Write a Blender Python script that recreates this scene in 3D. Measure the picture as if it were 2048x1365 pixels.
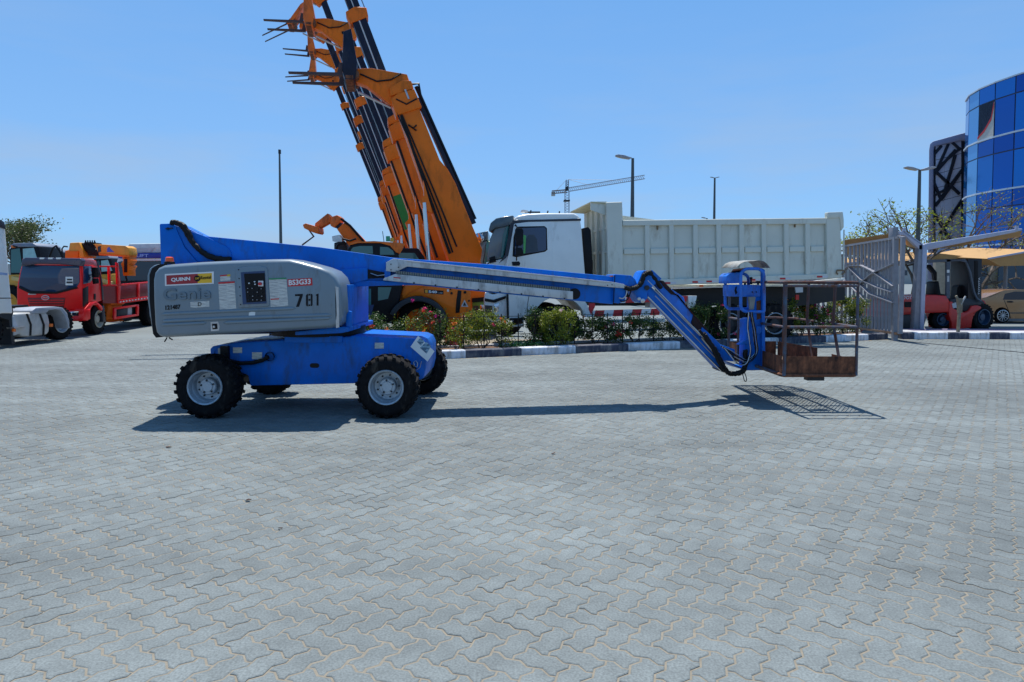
import bpy, bmesh, math, random
import numpy as np
from mathutils import Vector, Matrix
random.seed(7)
for o in list(bpy.data.objects): bpy.data.objects.remove(o)
S = bpy.context.scene
COL = S.collection
# ------------------------------------------------------------ camera
F_PX, CAM_H, PITCH, HOR = 1365.0, 1.70, math.radians(2.5), 560.0
V0 = HOR + F_PX * math.tan(PITCH)
cam = bpy.data.cameras.new('camera'); camo = bpy.data.objects.new('camera', cam); COL.objects.link(camo)
camo.location = (0, 0, CAM_H); camo.rotation_euler = (math.pi / 2 - PITCH, 0, 0)
cam.sensor_width = 36; cam.lens = 36 * F_PX / 2048; cam.shift_y = -(682.5 - V0) / 2048
cam.clip_start = 0.1; cam.clip_end = 3000
S.camera = camo
# ------------------------------------------------------------ sky, sun, exposure
SUNV = Vector((-0.05, 0.34, 1.0)).normalized()
w = bpy.data.worlds.new('World'); S.world = w; w.use_nodes = True
nt = w.node_tree; nt.nodes.clear()
sky = nt.nodes.new('ShaderNodeTexSky'); sky.sky_type = 'NISHITA'; sky.sun_disc = False
sky.sun_elevation = math.asin(SUNV.z); sky.sun_rotation = math.atan2(SUNV.x, SUNV.y)
sky.air_density = 1.0; sky.dust_density = 0.3; sky.ozone_density = 5.0; sky.altitude = 1500
# the photograph's sky is even and hazy: flatten the gradient, keep the hue
gm = nt.nodes.new('ShaderNodeGamma'); gm.inputs['Gamma'].default_value = 0.45
tint = nt.nodes.new('ShaderNodeVectorMath'); tint.operation = 'MULTIPLY'; tint.inputs[1].default_value = (1.02, 1.95, 3.00)
bg = nt.nodes.new('ShaderNodeBackground'); bg.inputs['Strength'].default_value = 0.115
wo = nt.nodes.new('ShaderNodeOutputWorld')
nt.links.new(sky.outputs[0], gm.inputs['Color']); nt.links.new(gm.outputs[0], tint.inputs[0])
# thin milky veil low over the horizon
tcw = nt.nodes.new('ShaderNodeTexCoord'); mpw = nt.nodes.new('ShaderNodeMapping'); mpw.inputs['Scale'].default_value = (1.6, 1.6, 9.0)
nzw = nt.nodes.new('ShaderNodeTexNoise'); nzw.inputs['Scale'].default_value = 1.7; nzw.inputs['Detail'].default_value = 7; nzw.inputs['Roughness'].default_value = .55
sep = nt.nodes.new('ShaderNodeSeparateXYZ'); el = nt.nodes.new('ShaderNodeMapRange'); el.inputs[1].default_value = 0.0; el.inputs[2].default_value = 0.42; el.inputs[3].default_value = 1.0; el.inputs[4].default_value = 0.0
cr_ = nt.nodes.new('ShaderNodeMapRange'); cr_.inputs[1].default_value = .42; cr_.inputs[2].default_value = .75; cr_.inputs[3].default_value = .32; cr_.inputs[4].default_value = .98
mlw = nt.nodes.new('ShaderNodeMath'); mlw.operation = 'MULTIPLY'; mxw = nt.nodes.new('ShaderNodeMix'); mxw.data_type = 'RGBA'; mxw.inputs['B'].default_value = (2.95, 3.75, 4.9, 1)
nt.links.new(tcw.outputs['Generated'], mpw.inputs[0]); nt.links.new(mpw.outputs[0], nzw.inputs['Vector']); nt.links.new(tcw.outputs['Generated'], sep.inputs[0])
nt.links.new(sep.outputs['Z'], el.inputs[0]); nt.links.new(nzw.outputs['Fac'], cr_.inputs[0]); nt.links.new(el.outputs[0], mlw.inputs[0]); nt.links.new(cr_.outputs[0], mlw.inputs[1])
nt.links.new(mlw.outputs[0], mxw.inputs['Factor']); nt.links.new(tint.outputs[0], mxw.inputs['A'])
nt.links.new(mxw.outputs['Result'], bg.inputs['Color']); nt.links.new(bg.outputs[0], wo.inputs[0])
sl = bpy.data.lights.new('sun', 'SUN'); sl.energy = 5.0; sl.angle = math.radians(0.53); sl.color = (1.0, 0.965, 0.91)
so = bpy.data.objects.new('sun', sl); COL.objects.link(so)
so.rotation_euler = SUNV.to_track_quat('Z', 'Y').to_euler(); so.location = (0, 0, 30)
S.view_settings.view_transform = 'Standard'; S.view_settings.look = 'None'
S.view_settings.gamma = 1; S.view_settings.use_curve_mapping = False; S.view_settings.exposure = 0.30

# ------------------------------------------------------------ helpers: geometry of the place
def ray(u, v):
    xc = (u - 1024) / F_PX; yc = (V0 - v) / F_PX
    c, s = math.cos(PITCH), math.sin(PITCH)
    return Vector((xc, c + yc * s, -s + yc * c))
CAMP = Vector((0, 0, CAM_H))
class PL:
    """vertical plane through (x,y) with horizontal direction (dx,dy); n points away from the camera"""
    def __init__(s, x, y, dx=1.0, dy=0.0):
        s.p = Vector((x, y, 0)); s.d = Vector((dx, dy, 0)).normalized()
        s.n = Vector((-s.d.y, s.d.x, 0))
        if s.n.dot(s.p) < 0: s.n = -s.n
    def at(s, u, v):
        r = ray(u, v); t = (s.p - CAMP).dot(s.n) / r.dot(s.n)
        return CAMP + r * t
    def off(s, d):
        q = s.p + s.n * d
        return PL(q.x, q.y, s.d.x, s.d.y)
def YP(y): return PL(0, y)
def G(u, v, z=0.0):
    r = ray(u, v); t = (z - CAM_H) / r.z
    return CAMP + r * t

# ------------------------------------------------------------ helpers: materials
MATS = {}
def new_mat(name):
    m = bpy.data.materials.new(name); m.use_nodes = True
    n = m.node_tree.nodes; b = n['Principled BSDF']
    return m, m.node_tree, b
def M(name, col, rough=0.5, metal=0.0, var=0.12, scale=6.0, bump=0.0, bscale=60.0, dirt=None, dirt_amt=0.35, dscale=3.0, coat=0.0, spec=0.5):
    if name in MATS: return MATS[name]
    m, t, b = new_mat(name)
    N, L = t.nodes, t.links
    tc = N.new('ShaderNodeTexCoord')
    nz = N.new('ShaderNodeTexNoise'); nz.inputs['Scale'].default_value = scale; nz.inputs['Detail'].default_value = 6
    L.new(tc.outputs['Object'], nz.inputs['Vector'])
    mp = N.new('ShaderNodeMapRange'); mp.inputs[1].default_value = .3; mp.inputs[2].default_value = .7
    mp.inputs[3].default_value = 1 - var; mp.inputs[4].default_value = 1 + var
    L.new(nz.outputs['Fac'], mp.inputs[0])
    mul = N.new('ShaderNodeVectorMath'); mul.operation = 'SCALE'; mul.inputs[0].default_value = col[:3]
    L.new(mp.outputs[0], mul.inputs['Scale'])
    out = mul.outputs[0]
    if dirt is not None:
        n2 = N.new('ShaderNodeTexNoise'); n2.inputs['Scale'].default_value = dscale; n2.inputs['Detail'].default_value = 10; n2.inputs['Roughness'].default_value = .7
        mpp = N.new('ShaderNodeMapping'); mpp.inputs['Scale'].default_value = (1, 1, .35)
        L.new(tc.outputs['Object'], mpp.inputs[0]); L.new(mpp.outputs[0], n2.inputs['Vector'])
        r2 = N.new('ShaderNodeMapRange'); r2.inputs[1].default_value = .62 - dirt_amt * .35; r2.inputs[2].default_value = .80 - dirt_amt * .2
        L.new(n2.outputs['Fac'], r2.inputs[0])
        mx = N.new('ShaderNodeMix'); mx.data_type = 'RGBA'
        L.new(r2.outputs[0], mx.inputs['Factor']); L.new(out, mx.inputs['A']); mx.inputs['B'].default_value = (*dirt[:3], 1)
        out = mx.outputs['Result']
        rr = N.new('ShaderNodeMapRange'); rr.inputs[3].default_value = rough; rr.inputs[4].default_value = min(1, rough + .35)
        L.new(r2.outputs[0], rr.inputs[0]); L.new(rr.outputs[0], b.inputs['Roughness'])
    else:
        rr = N.new('ShaderNodeMapRange'); rr.inputs[3].default_value = max(0.02, rough - .08); rr.inputs[4].default_value = min(1, rough + .08)
        L.new(nz.outputs['Fac'], rr.inputs[0]); L.new(rr.outputs[0], b.inputs['Roughness'])
    L.new(out, b.inputs['Base Color'])
    b.inputs['Metallic'].default_value = metal
    b.inputs['Coat Weight'].default_value = coat; b.inputs['Coat Roughness'].default_value = .08
    b.inputs['Specular IOR Level'].default_value = spec
    if bump:
        n3 = N.new('ShaderNodeTexNoise'); n3.inputs['Scale'].default_value = bscale; n3.inputs['Detail'].default_value = 5
        L.new(tc.outputs['Object'], n3.inputs['Vector'])
        bp = N.new('ShaderNodeBump'); bp.inputs['Strength'].default_value = bump; bp.inputs['Distance'].default_value = .01
        L.new(n3.outputs['Fac'], bp.inputs['Height']); L.new(bp.outputs[0], b.inputs['Normal'])
    MATS[name] = m
    return m
def glass(name, col, rough=.05, alpha=1.0, trans=0.0):
    if name in MATS: return MATS[name]
    m, t, b = new_mat(name)
    b.inputs['Base Color'].default_value = (*col, 1); b.inputs['Roughness'].default_value = rough
    b.inputs['Metallic'].default_value = 0.0; b.inputs['Specular IOR Level'].default_value = .6
    b.inputs['Transmission Weight'].default_value = trans
    b.inputs['IOR'].default_value = 1.5 if not trans else 1.3
    MATS[name] = m
    return m
RUSTC = (.10, .035, .015)
blue = M('blue_paint', (.001, .135, .56), .42, var=.16, scale=3, dirt=(.035, .085, .20), dirt_amt=.34, dscale=6, coat=.03, spec=.2)
blue_worn = M('worn_blue_paint', (.012, .16, .62), .42, var=.2, scale=9, dirt=RUSTC, dirt_amt=.36, dscale=9)
blue_faded = M('faded_blue_tube_paint', (.025, .10, .17), .5, var=.35, scale=14, dirt=(.11, .042, .022), dirt_amt=.95, dscale=11)
rust = M('rusty_plate', (.20, .068, .028), .8, var=.45, scale=12, dirt=(.03, .014, .01), dirt_amt=.6, dscale=8, bump=.4)
hoodm = M('grey_hood_moulding', (.165, .215, .25), .33, var=.06, scale=2.5, dirt=(.11, .10, .085), dirt_amt=.14, dscale=4, coat=.2)
rubber = M('tyre_rubber', (.007, .007, .008), .8, var=.35, scale=18, bump=.3, dirt=(.07, .06, .05), dirt_amt=.18, dscale=10, spec=.15)
black = M('black_plastic', (.006, .006, .008), .45, var=.3, spec=.2)
hosem = M('black_hose', (.005, .005, .006), .5, var=.3, spec=.25, bump=.5, bscale=90)
darkgrey = M('dark_grey_paint', (.026, .029, .034), .5, var=.2, spec=.25)
steel = M('bare_steel', (.45, .46, .48), .3, metal=.9, var=.2)
chrome = M('chrome_rod', (.50, .51, .53), .12, metal=1.0, var=.05)
alu = M('white_grey_track', (.50, .51, .50), .5, var=.10, scale=5, dirt=(.16, .15, .14), dirt_amt=.28, dscale=6)
rimgrey = M('silver_rim_paint', (.36, .42, .47), .4, metal=.3, var=.15, dirt=(.08, .07, .06), dirt_amt=.3, dscale=12)
orange = M('orange_paint', (.80, .155, .003), .48, var=.08, scale=2, dirt=(.36, .09, .01), dirt_amt=.22, coat=.05, spec=.25)
orange_d = M('orange_paint_worn', (.70, .14, .005), .5, var=.15, scale=5, dirt=(.05, .02, .01), dirt_amt=.3)
yellowm = M('yellow_machine_paint', (.72, .32, .02), .45, var=.1, dirt=(.3, .18, .05), dirt_amt=.3)
cream = M('tan_machine_paint', (.62, .42, .14), .5, var=.1)
boomblack = M('black_boom_section', (.008, .010, .026), .4, var=.3, spec=.25, scale=4, dirt=(.04, .04, .05), dirt_amt=.3)
white = M('white_paint', (.72, .73, .70), .38, var=.05, scale=2, coat=.2, dirt=(.30, .29, .26), dirt_amt=.12, dscale=2)
bedwhite = M('cream_white_body_paint', (.60, .61, .53), .55, var=.07, scale=1.5, dirt=(.26, .21, .14), dirt_amt=.2, dscale=1.6)
red = M('red_paint', (.85, .006, .008), .36, var=.08, coat=.1, spec=.3)
redm = M('red_marking', (.52, .015, .02), .5, var=.1)
pink = M('sun_bleached_red', (.6, .12, .14), .4, var=.08, coat=.3)
white_mark = M('white_marking', (.72, .72, .72), .5, var=.05)
paper = M('paper_sheet', (.68, .71, .70), .6, var=.05)
teal_glass = glass('green_tinted_glass', (.03, .13, .13), .06)
dark_glass = glass('dark_glass', (.010, .022, .045), .05)
blue_glass = glass('windscreen_glass', (.012, .04, .10), .04)
green = M('green_paint', (.10, .24, .02), .4, var=.1, coat=.2)
greenpanel = M('green_panel', (.01, .18, .015), .5, var=.08)
galv = M('grey_gate_paint', (.23, .23, .255), .5, var=.12, dirt=(.12, .07, .05), dirt_amt=.2)
silverg = M('light_grey_metal', (.46, .47, .48), .5, var=.1)
tan_fab = M('tan_canopy_fabric', (.42, .24, .085), .8, var=.08)
soil = M('planter_soil', (.15, .08, .045), .95, var=.4, scale=20, bump=1, bscale=30)
lime = M('gold_badge', (.6, .38, .02), .5)
amber = M('amber_lens', (.80, .16, .02), .25)
redlens = M('red_lens', (.45, .01, .01), .2)
bronze = M('bronze_car_paint', (.30, .16, .07), .25, metal=.35, var=.05, coat=.6)
bark = M('tree_bark', (.10, .075, .055), .9, var=.3, bump=.5)

def print_mat(name, paperc, inkc, sx, sz, thr=.52):
    """paper covered with rows of fine print"""
    if name in MATS: return MATS[name]
    m, t, b = new_mat(name); N, L = t.nodes, t.links
    tc = N.new('ShaderNodeTexCoord'); mp = N.new('ShaderNodeMapping'); mp.inputs['Scale'].default_value = (sx, 1, sz)
    L.new(tc.outputs['Object'], mp.inputs[0])
    nz = N.new('ShaderNodeTexNoise'); nz.inputs['Scale'].default_value = 1; nz.inputs['Detail'].default_value = 3
    L.new(mp.outputs[0], nz.inputs['Vector'])
    g = N.new('ShaderNodeMath'); g.operation = 'GREATER_THAN'; g.inputs[1].default_value = thr; L.new(nz.outputs['Fac'], g.inputs[0])
    mx = N.new('ShaderNodeMix'); mx.data_type = 'RGBA'; mx.inputs['A'].default_value = (*paperc, 1); mx.inputs['B'].default_value = (*inkc, 1)
    L.new(g.outputs[0], mx.inputs['Factor']); L.new(mx.outputs['Result'], b.inputs['Base Color']); b.inputs['Roughness'].default_value = .6
    MATS[name] = m
    return m
print1 = print_mat('decal_with_fine_print', (.58, .58, .53), (.36, .36, .35), 9, 190, .52)
photo_print = print_mat('print_with_photos', (.22, .36, .46), (.06, .13, .20), 14, 30, .5)

# ------------------------------------------------------------ helpers: meshes and objects
class MB:
    def __init__(s): s.v = []; s.f = []; s.m = []; s.mats = []
    def mi(s, mat):
        if mat not in s.mats: s.mats.append(mat)
        return s.mats.index(mat)
    def add(s, vs, fs, mat):
        o = len(s.v); s.v += [tuple(q) for q in vs]; k = s.mi(mat)
        for f in fs: s.f.append([o + i for i in f]); s.m.append(k)
    def prism(s, pts, ext, mat):
        n = len(pts); ext = Vector(ext); vs = [Vector(q) for q in pts] + [Vector(q) + ext for q in pts]
        s.add(vs, [list(range(n)), list(range(2 * n - 1, n - 1, -1))] + [[i, i + n, (i + 1) % n + n, (i + 1) % n] for i in range(n)], mat)
    def box(s, c, size, mat, rz=0, ax=None):
        c = Vector(c); hx, hy, hz = [q / 2 for q in size]
        if ax is None:
            ax = (Vector((math.cos(rz), math.sin(rz), 0)), Vector((-math.sin(rz), math.cos(rz), 0)), Vector((0, 0, 1)))
        vs = [c + ax[0] * (hx * a) + ax[1] * (hy * b) + ax[2] * (hz * d) for a in (-1, 1) for b in (-1, 1) for d in (-1, 1)]
        s.add(vs, [(0, 1, 3, 2), (4, 6, 7, 5), (0, 4, 5, 1), (2, 3, 7, 6), (0, 2, 6, 4), (1, 5, 7, 3)], mat)
    def bar(s, a, b, wd, hd, mat, up=(0, 0, 1)):
        a = Vector(a); b = Vector(b); d = b - a; L = d.length; d = d.normalized()
        sd = d.cross(Vector(up))
        if sd.length < 1e-4: sd = Vector((1, 0, 0))
        sd.normalize(); uu = sd.cross(d).normalized()
        s.box((a + b) / 2, (L, wd, hd), mat, ax=(d, sd, uu))
    def tube(s, pts, r, mat, n=8, cap=True, rs=None):
        pts = [Vector(q) for q in pts]; base = len(s.v); k = s.mi(mat); nor = None
        for i, p in enumerate(pts):
            t = (pts[min(i + 1, len(pts) - 1)] - pts[max(i - 1, 0)]).normalized()
            if nor is None:
                nor = t.cross(Vector((0, 0, 1)))
                if nor.length < .05: nor = t.cross(Vector((0, 1, 0)))
            nor = (nor - t * nor.dot(t)).normalized(); bi = t.cross(nor); rr = rs[i] if rs else r
            for j in range(n):
                a = 2 * math.pi * j / n; s.v.append(tuple(p + nor * (rr * math.cos(a)) + bi * (rr * math.sin(a))))
        for i in range(len(pts) - 1):
            for j in range(n):
                a = base + i * n + j; b2 = base + i * n + (j + 1) % n
                s.f.append([a, b2, b2 + n, a + n]); s.m.append(k)
        if cap:
            s.f.append([base + j for j in range(n)][::-1]); s.m.append(k)
            e = base + (len(pts) - 1) * n; s.f.append([e + j for j in range(n)]); s.m.append(k)
    def lathe(s, prof, c, axis, mat, n=32, mats=None):
        """prof: (offset along axis, radius)"""
        c = Vector(c); ax = Vector(axis).normalized(); a1 = ax.cross(Vector((0, 0, 1)))
        if a1.length < .05: a1 = Vector((1, 0, 0))
        a1.normalize(); a2 = ax.cross(a1); base = len(s.v)
        for (o, r) in prof:
            for j in range(n):
                a = 2 * math.pi * j / n; s.v.append(tuple(c + ax * o + a1 * (r * math.cos(a)) + a2 * (r * math.sin(a))))
        for i in range(len(prof) - 1):
            k = s.mi(mats[i] if mats else mat)
            for j in range(n):
                a = base + i * n + j; b2 = base + i * n + (j + 1) % n
                s.f.append([a, b2, b2 + n, a + n]); s.m.append(k)
    def build(s, name, parent=None, bevel=0, seg=2, smooth=35, loc=None):
        me = bpy.data.meshes.new(name)
        o0 = Vector(loc) if loc is not None else (sum((Vector(q) for q in s.v), Vector()) / max(1, len(s.v)))
        me.from_pydata([tuple(Vector(q) - o0) for q in s.v], [], s.f)
        for m in s.mats: me.materials.append(m)
        me.polygons.foreach_set('material_index', s.m)
        bm = bmesh.new(); bm.from_mesh(me)
        bmesh.ops.recalc_face_normals(bm, faces=bm.faces)
        if bevel:
            bmesh.ops.remove_doubles(bm, verts=bm.verts, dist=1e-5)
            es = [e for e in bm.edges if len(e.link_faces) == 2 and e.calc_face_angle(0) > .5]
            bmesh.ops.bevel(bm, geom=es, offset=bevel, segments=seg, affect='EDGES', profile=.5, clamp_overlap=True)
        bm.to_mesh(me); bm.free()
        if smooth:
            me.polygons.foreach_set('use_smooth', [True] * len(me.polygons)); me.set_sharp_from_angle(angle=math.radians(smooth))
        o = bpy.data.objects.new(name, me); COL.objects.link(o)
        if parent is not None:
            o.parent = parent; o.location = o0 - wloc(parent)
        else: o.location = o0
        return o
def wloc(o):
    l = Vector(o.location)
    return l if o.parent is None else l + wloc(o.parent)
def tag(o, label=None, cat=None, group=None, kind=None):
    if label: o['label'] = label
    if cat: o['category'] = cat
    if group: o['group'] = group
    if kind: o['kind'] = kind
    return o
def thing(name, label, cat, loc, group=None):
    o = bpy.data.objects.new(name, None); COL.objects.link(o); o.location = loc; o.empty_display_size = .3
    return tag(o, label, cat, group)
def tp(name, uv, pl, depth, mat, parent=None, bevel=0.0, seg=2, smooth=35):
    """outline at its real plane, with real thickness going away from the camera"""
    b = MB(); b.prism([pl.at(*q) for q in uv], pl.n * depth, mat)
    return b.build(name, parent, bevel, seg, smooth)
def tpm(b, uv, pl, depth, mat): b.prism([pl.at(*q) for q in uv], pl.n * depth, mat)
def tpe(name, uv, pl, ext, mat, parent=None, bevel=0.0, seg=2):
    b = MB(); b.prism([pl.at(*q) for q in uv], Vector(ext), mat)
    return b.build(name, parent, bevel, seg)
def quad(u0, v0, u1, v1): return [(u0, v0), (u1, v0), (u1, v1), (u0, v1)]
def txt(name, s, a, b, hpx, pl, mat, parent, bold=.0, ext=.003, skew=0):
    """lettering whose baseline runs from image point a to b on plane pl"""
    cu = bpy.data.curves.new(name, 'FONT'); cu.body = s; cu.offset = bold; cu.extrude = 0.02; cu.shear = skew; cu.resolution_u = 3
    ob = bpy.data.objects.new(name, cu); COL.objects.link(ob)
    dg = bpy.context.evaluated_depsgraph_get(); me = bpy.data.meshes.new_from_object(ob.evaluated_get(dg)); bpy.data.objects.remove(ob)
    vs = [v.co.copy() for v in me.vertices]; x0 = min(v.x for v in vs); x1 = max(v.x for v in vs); y0 = min(v.y for v in vs); y1 = max(v.y for v in vs)
    A = pl.at(*a); B = pl.at(*b); hgt = (pl.at(a[0], a[1] - hpx) - A).length; n = pl.n
    for v, c in zip(me.vertices, vs):
        p = A + (B - A) * ((c.x - x0) / (x1 - x0)) + Vector((0, 0, 1)) * (hgt * (c.y - y0) / (y1 - y0)) - n * (ext * (1 if c.z > 0 else 0))
        v.co = p - A
    me.materials.clear(); me.materials.append(mat)
    o = bpy.data.objects.new(name, me); COL.objects.link(o); o.parent = parent; o.location = A - wloc(parent)
    return o
def copy_tree(o, parent=None):
    c = o.copy(); COL.objects.link(c); c.parent = parent
    for ch in list(o.children): copy_tree(ch, c)
    return c
def arc(cx, cy, r, a0, a1, n, ry=None):
    ry = ry or r
    return [(cx + r * math.cos(math.radians(a0 + (a1 - a0) * i / n)), cy + ry * math.sin(math.radians(a0 + (a1 - a0) * i / n))) for i in range(n + 1)]

# ============================================================ THE GROUND
def paver_material():
    m, t, b = new_mat('concrete_paver'); N, L = t.nodes, t.links
    ge = N.new('ShaderNodeNewGeometry')
    n1 = N.new('ShaderNodeTexNoise'); n1.inputs['Scale'].default_value = .35; n1.inputs['Detail'].default_value = 8; n1.inputs['Roughness'].default_value = .6
    n2 = N.new('ShaderNodeTexNoise'); n2.inputs['Scale'].default_value = 90; n2.inputs['Detail'].default_value = 4
    n3 = N.new('ShaderNodeTexNoise'); n3.inputs['Scale'].default_value = 6; n3.inputs['Detail'].default_value = 6
    for n in (n1, n2, n3): L.new(ge.outputs['Position'], n.inputs['Vector'])
    a = N.new('ShaderNodeMapRange'); a.inputs[3].default_value = .76; a.inputs[4].default_value = 1.22; a.inputs[1].default_value = .3; a.inputs[2].default_value = .7; L.new(n1.outputs['Fac'], a.inputs[0])
    c = N.new('ShaderNodeMapRange'); c.inputs[3].default_value = .74; c.inputs[4].default_value = 1.24; c.inputs[1].default_value = .3; c.inputs[2].default_value = .7; L.new(n2.outputs['Fac'], c.inputs[0])
    d = N.new('ShaderNodeMapRange'); d.inputs[3].default_value = .90; d.inputs[4].default_value = 1.09; L.new(ge.outputs['Random Per Island'], d.inputs[0])
    e = N.new('ShaderNodeMapRange'); e.inputs[3].default_value = .9; e.inputs[4].default_value = 1.1; e.inputs[1].default_value = .35; e.inputs[2].default_value = .65; L.new(n3.outputs['Fac'], e.inputs[0])
    p = None
    for q in (a, c, d, e):
        if p is None: p = q.outputs[0]; continue
        mm = N.new('ShaderNodeMath'); mm.operation = 'MULTIPLY'; L.new(p, mm.inputs[0]); L.new(q.outputs[0], mm.inputs[1]); p = mm.outputs[0]
    s = N.new('ShaderNodeVectorMath'); s.operation = 'SCALE'; s.inputs[0].default_value = PAVC; L.new(p, s.inputs['Scale'])
    # long faint tyre tracks and dusty drifts
    mpt = N.new('ShaderNodeMapping'); mpt.inputs['Rotation'].default_value = (0, 0, .35); mpt.inputs['Scale'].default_value = (.12, 1.6, 1); L.new(ge.outputs['Position'], mpt.inputs[0])
    nt2 = N.new('ShaderNodeTexNoise'); nt2.inputs['Scale'].default_value = .9; nt2.inputs['Detail'].default_value = 5; L.new(mpt.outputs[0], nt2.inputs['Vector'])
    tr_ = N.new('ShaderNodeMapRange'); tr_.inputs[1].default_value = .35; tr_.inputs[2].default_value = .68; tr_.inputs[3].default_value = .88; tr_.inputs[4].default_value = 1.10; L.new(nt2.outputs['Fac'], tr_.inputs[0])
    sx_ = N.new('ShaderNodeVectorMath'); sx_.operation = 'SCALE'; L.new(s.outputs[0], sx_.inputs[0]); L.new(tr_.outputs[0], sx_.inputs['Scale']); s = sx_
    # dark specks and drips
    vo = N.new('ShaderNodeTexNoise'); vo.inputs['Scale'].default_value = 2.3; vo.inputs['Detail'].default_value = 2; L.new(ge.outputs['Position'], vo.inputs['Vector'])
    r = N.new('ShaderNodeMapRange'); r.inputs[1].default_value = .74; r.inputs[2].default_value = .80; r.inputs[4].default_value = .6; L.new(vo.outputs['Fac'], r.inputs[0])
    mx = N.new('ShaderNodeMix'); mx.data_type = 'RGBA'; L.new(r.outputs[0], mx.inputs['Factor']); L.new(s.outputs[0], mx.inputs['A']); mx.inputs['B'].default_value = (.09, .09, .085, 1)
    L.new(mx.outputs['Result'], b.inputs['Base Color']); b.inputs['Roughness'].default_value = .85
    bp = N.new('ShaderNodeBump'); bp.inputs['Strength'].default_value = .35; bp.inputs['Distance'].default_value = .004
    L.new(n2.outputs['Fac'], bp.inputs['Height']); L.new(bp.outputs[0], b.inputs['Normal'])
    return m
PAVC = (.143, .163, .160)
pav = paver_material()
sand = M('joint_sand', (.215, .188, .142), .95, var=.15, scale=30, bump=.4, bscale=120)
yard = M('yard_paving', (.145, .166, .163), .9, var=.12, scale=.6, bump=.2, bscale=40)

kerbA, kerbB = G(868, 719), G(1776, 679)
def kerb_y(x): return kerbA.y + (x - kerbA.x) * (kerbB.y - kerbA.y) / (kerbB.x - kerbA.x)
PAV_END = 19.5
U = 0.1160; ANG = math.radians(35.6)
ga = Vector((math.sin(ANG), math.cos(ANG))); gb = Vector((-math.cos(ANG), math.sin(ANG)))   # grid axes on the ground
def to_xy(i, j): return ga * (j * U) - gb * (i * U)
def edge_pts(p, q):
    """zigzag line of one unit edge between two grid corners"""
    (x0, y0), (x1, y1) = p, q; d = .105
    if y0 == y1: f = lambda t, o: (x0 + (x1 - x0) * t, y0 + o * (1 if x1 > x0 else -1) * (1 if x1 > x0 else 1))
    s = 1 if (x1 > x0 or y1 > y0) else -1
    out = []
    for t, o in ((0, 0), (.27, d), (.73, -d)):
        if s < 0: tt, oo = (t, 0) if t == 0 else (t, -o)
        else: tt, oo = t, o
        if y0 == y1: out.append((x0 + (x1 - x0) * tt, y0 + oo))
        else: out.append((x0 - oo, y0 + (y1 - y0) * tt))
    return out
def outline(w_, h_):
    loop = [(i, 0) for i in range(w_)] + [(w_, j) for j in range(h_)] + [(i, h_) for i in range(w_, 0, -1)] + [(0, j) for j in range(h_, 0, -1)]
    pts = []
    for k in range(len(loop)): pts += edge_pts(loop[k], loop[(k + 1) % len(loop)])
    return np.array(pts, float)
def inset(P, d):
    n = len(P); out = []
    for i in range(n):
        a, b, c = P[i - 1], P[i], P[(i + 1) % n]
        e1 = (b - a) / np.linalg.norm(b - a); e2 = (c - b) / np.linalg.norm(c - b)
        n1 = np.array([-e1[1], e1[0]]); n2 = np.array([-e2[1], e2[0]]); m = n1 + n2; m /= np.linalg.norm(m)
        out.append(b + m * d / max(.35, m.dot(n1)))
    return np.array(out)
OUT = {'h': outline(2, 1), 'v': outline(1, 2)}
RINGS = {}
for k, P in OUT.items():
    RINGS[k] = [(inset(P, .037), -.022), (inset(P, .042), -.003), (inset(P, .085), 0.0)]
jit = np.random.RandomState(3)
def paver_mesh_data(kind, i, j, tilt=True):
    c = np.array([1, .5]) if kind == 'h' else np.array([.5, 1])
    t = jit.normal(0, .0045, 2) if tilt else (0, 0); dz = jit.normal(0, .0009)
    vs = []
    for R, z in RINGS[kind]:
        L = R - c
        for q, l in zip(R, L):
            x, y = q[0] + i, q[1] + j
            p = to_xy(x, y); vs.append((p.x, p.y, z + dz + (l[0] * t[0] + l[1] * t[1]) * U))
    n = len(RINGS[kind][0][0]); fs = []
    for r in range(2):
        for q in range(n): fs.append([r * n + q, r * n + (q + 1) % n, (r + 1) * n + (q + 1) % n, (r + 1) * n + q])
    fs.append([2 * n + q for q in range(n)])
    return vs, fs
cells = []
for i in range(-250, 250):
    for j in range(-250, 250):
        k = (i - j) % 4
        if k == 0: kind, cc = 'h', (i + 1, j + .5)
        elif k == 3: kind, cc = 'v', (i + .5, j + 1)
        else: continue
        p = to_xy(*cc)
        if p.y < 2.35 or p.y > PAV_END or abs(p.x) > .78 * p.y + .5: continue
        if p.x > kerbA.x - 2.2 and p.y > kerb_y(p.x) - .10 and p.x < kerbB.x + .35: continue
        if p.x >= kerbB.x + .35 and p.y > 19.35: continue
        cells.append((p.y * p.y + .15 * p.x * p.x, kind, i, j))
cells.sort()
paving = MB(); paving.box((0, 10, -.0388), (34, 19, .07), sand)
base = paving.build('paved_yard', None, loc=(0, 10, 0)); base.location = (0, 10, 0)
tag(base, kind='structure')
for (_, kind, i, j) in cells[:300]:
    vs, fs = paver_mesh_data(kind, i, j)
    b = MB(); b.add(vs, fs, pav); b.build('paver', base, smooth=0)
vs, fs = [], []
for (_, kind, i, j) in cells[300:]:
    v_, f_ = paver_mesh_data(kind, i, j); o = len(vs); vs += v_; fs += [[q + o for q in f] for f in f_]
b = MB(); b.v = vs; b.f = fs; b.m = [0] * len(fs); b.mats = [pav]
rest = b.build('paver_field', base, smooth=0); rest['kind'] = 'stuff'
g = MB(); g.add([(-1500, -400, -.02), (1500, -400, -.02), (1500, 2500, -.02), (-1500, 2500, -.02)], [(0, 1, 2, 3)], yard)
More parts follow.
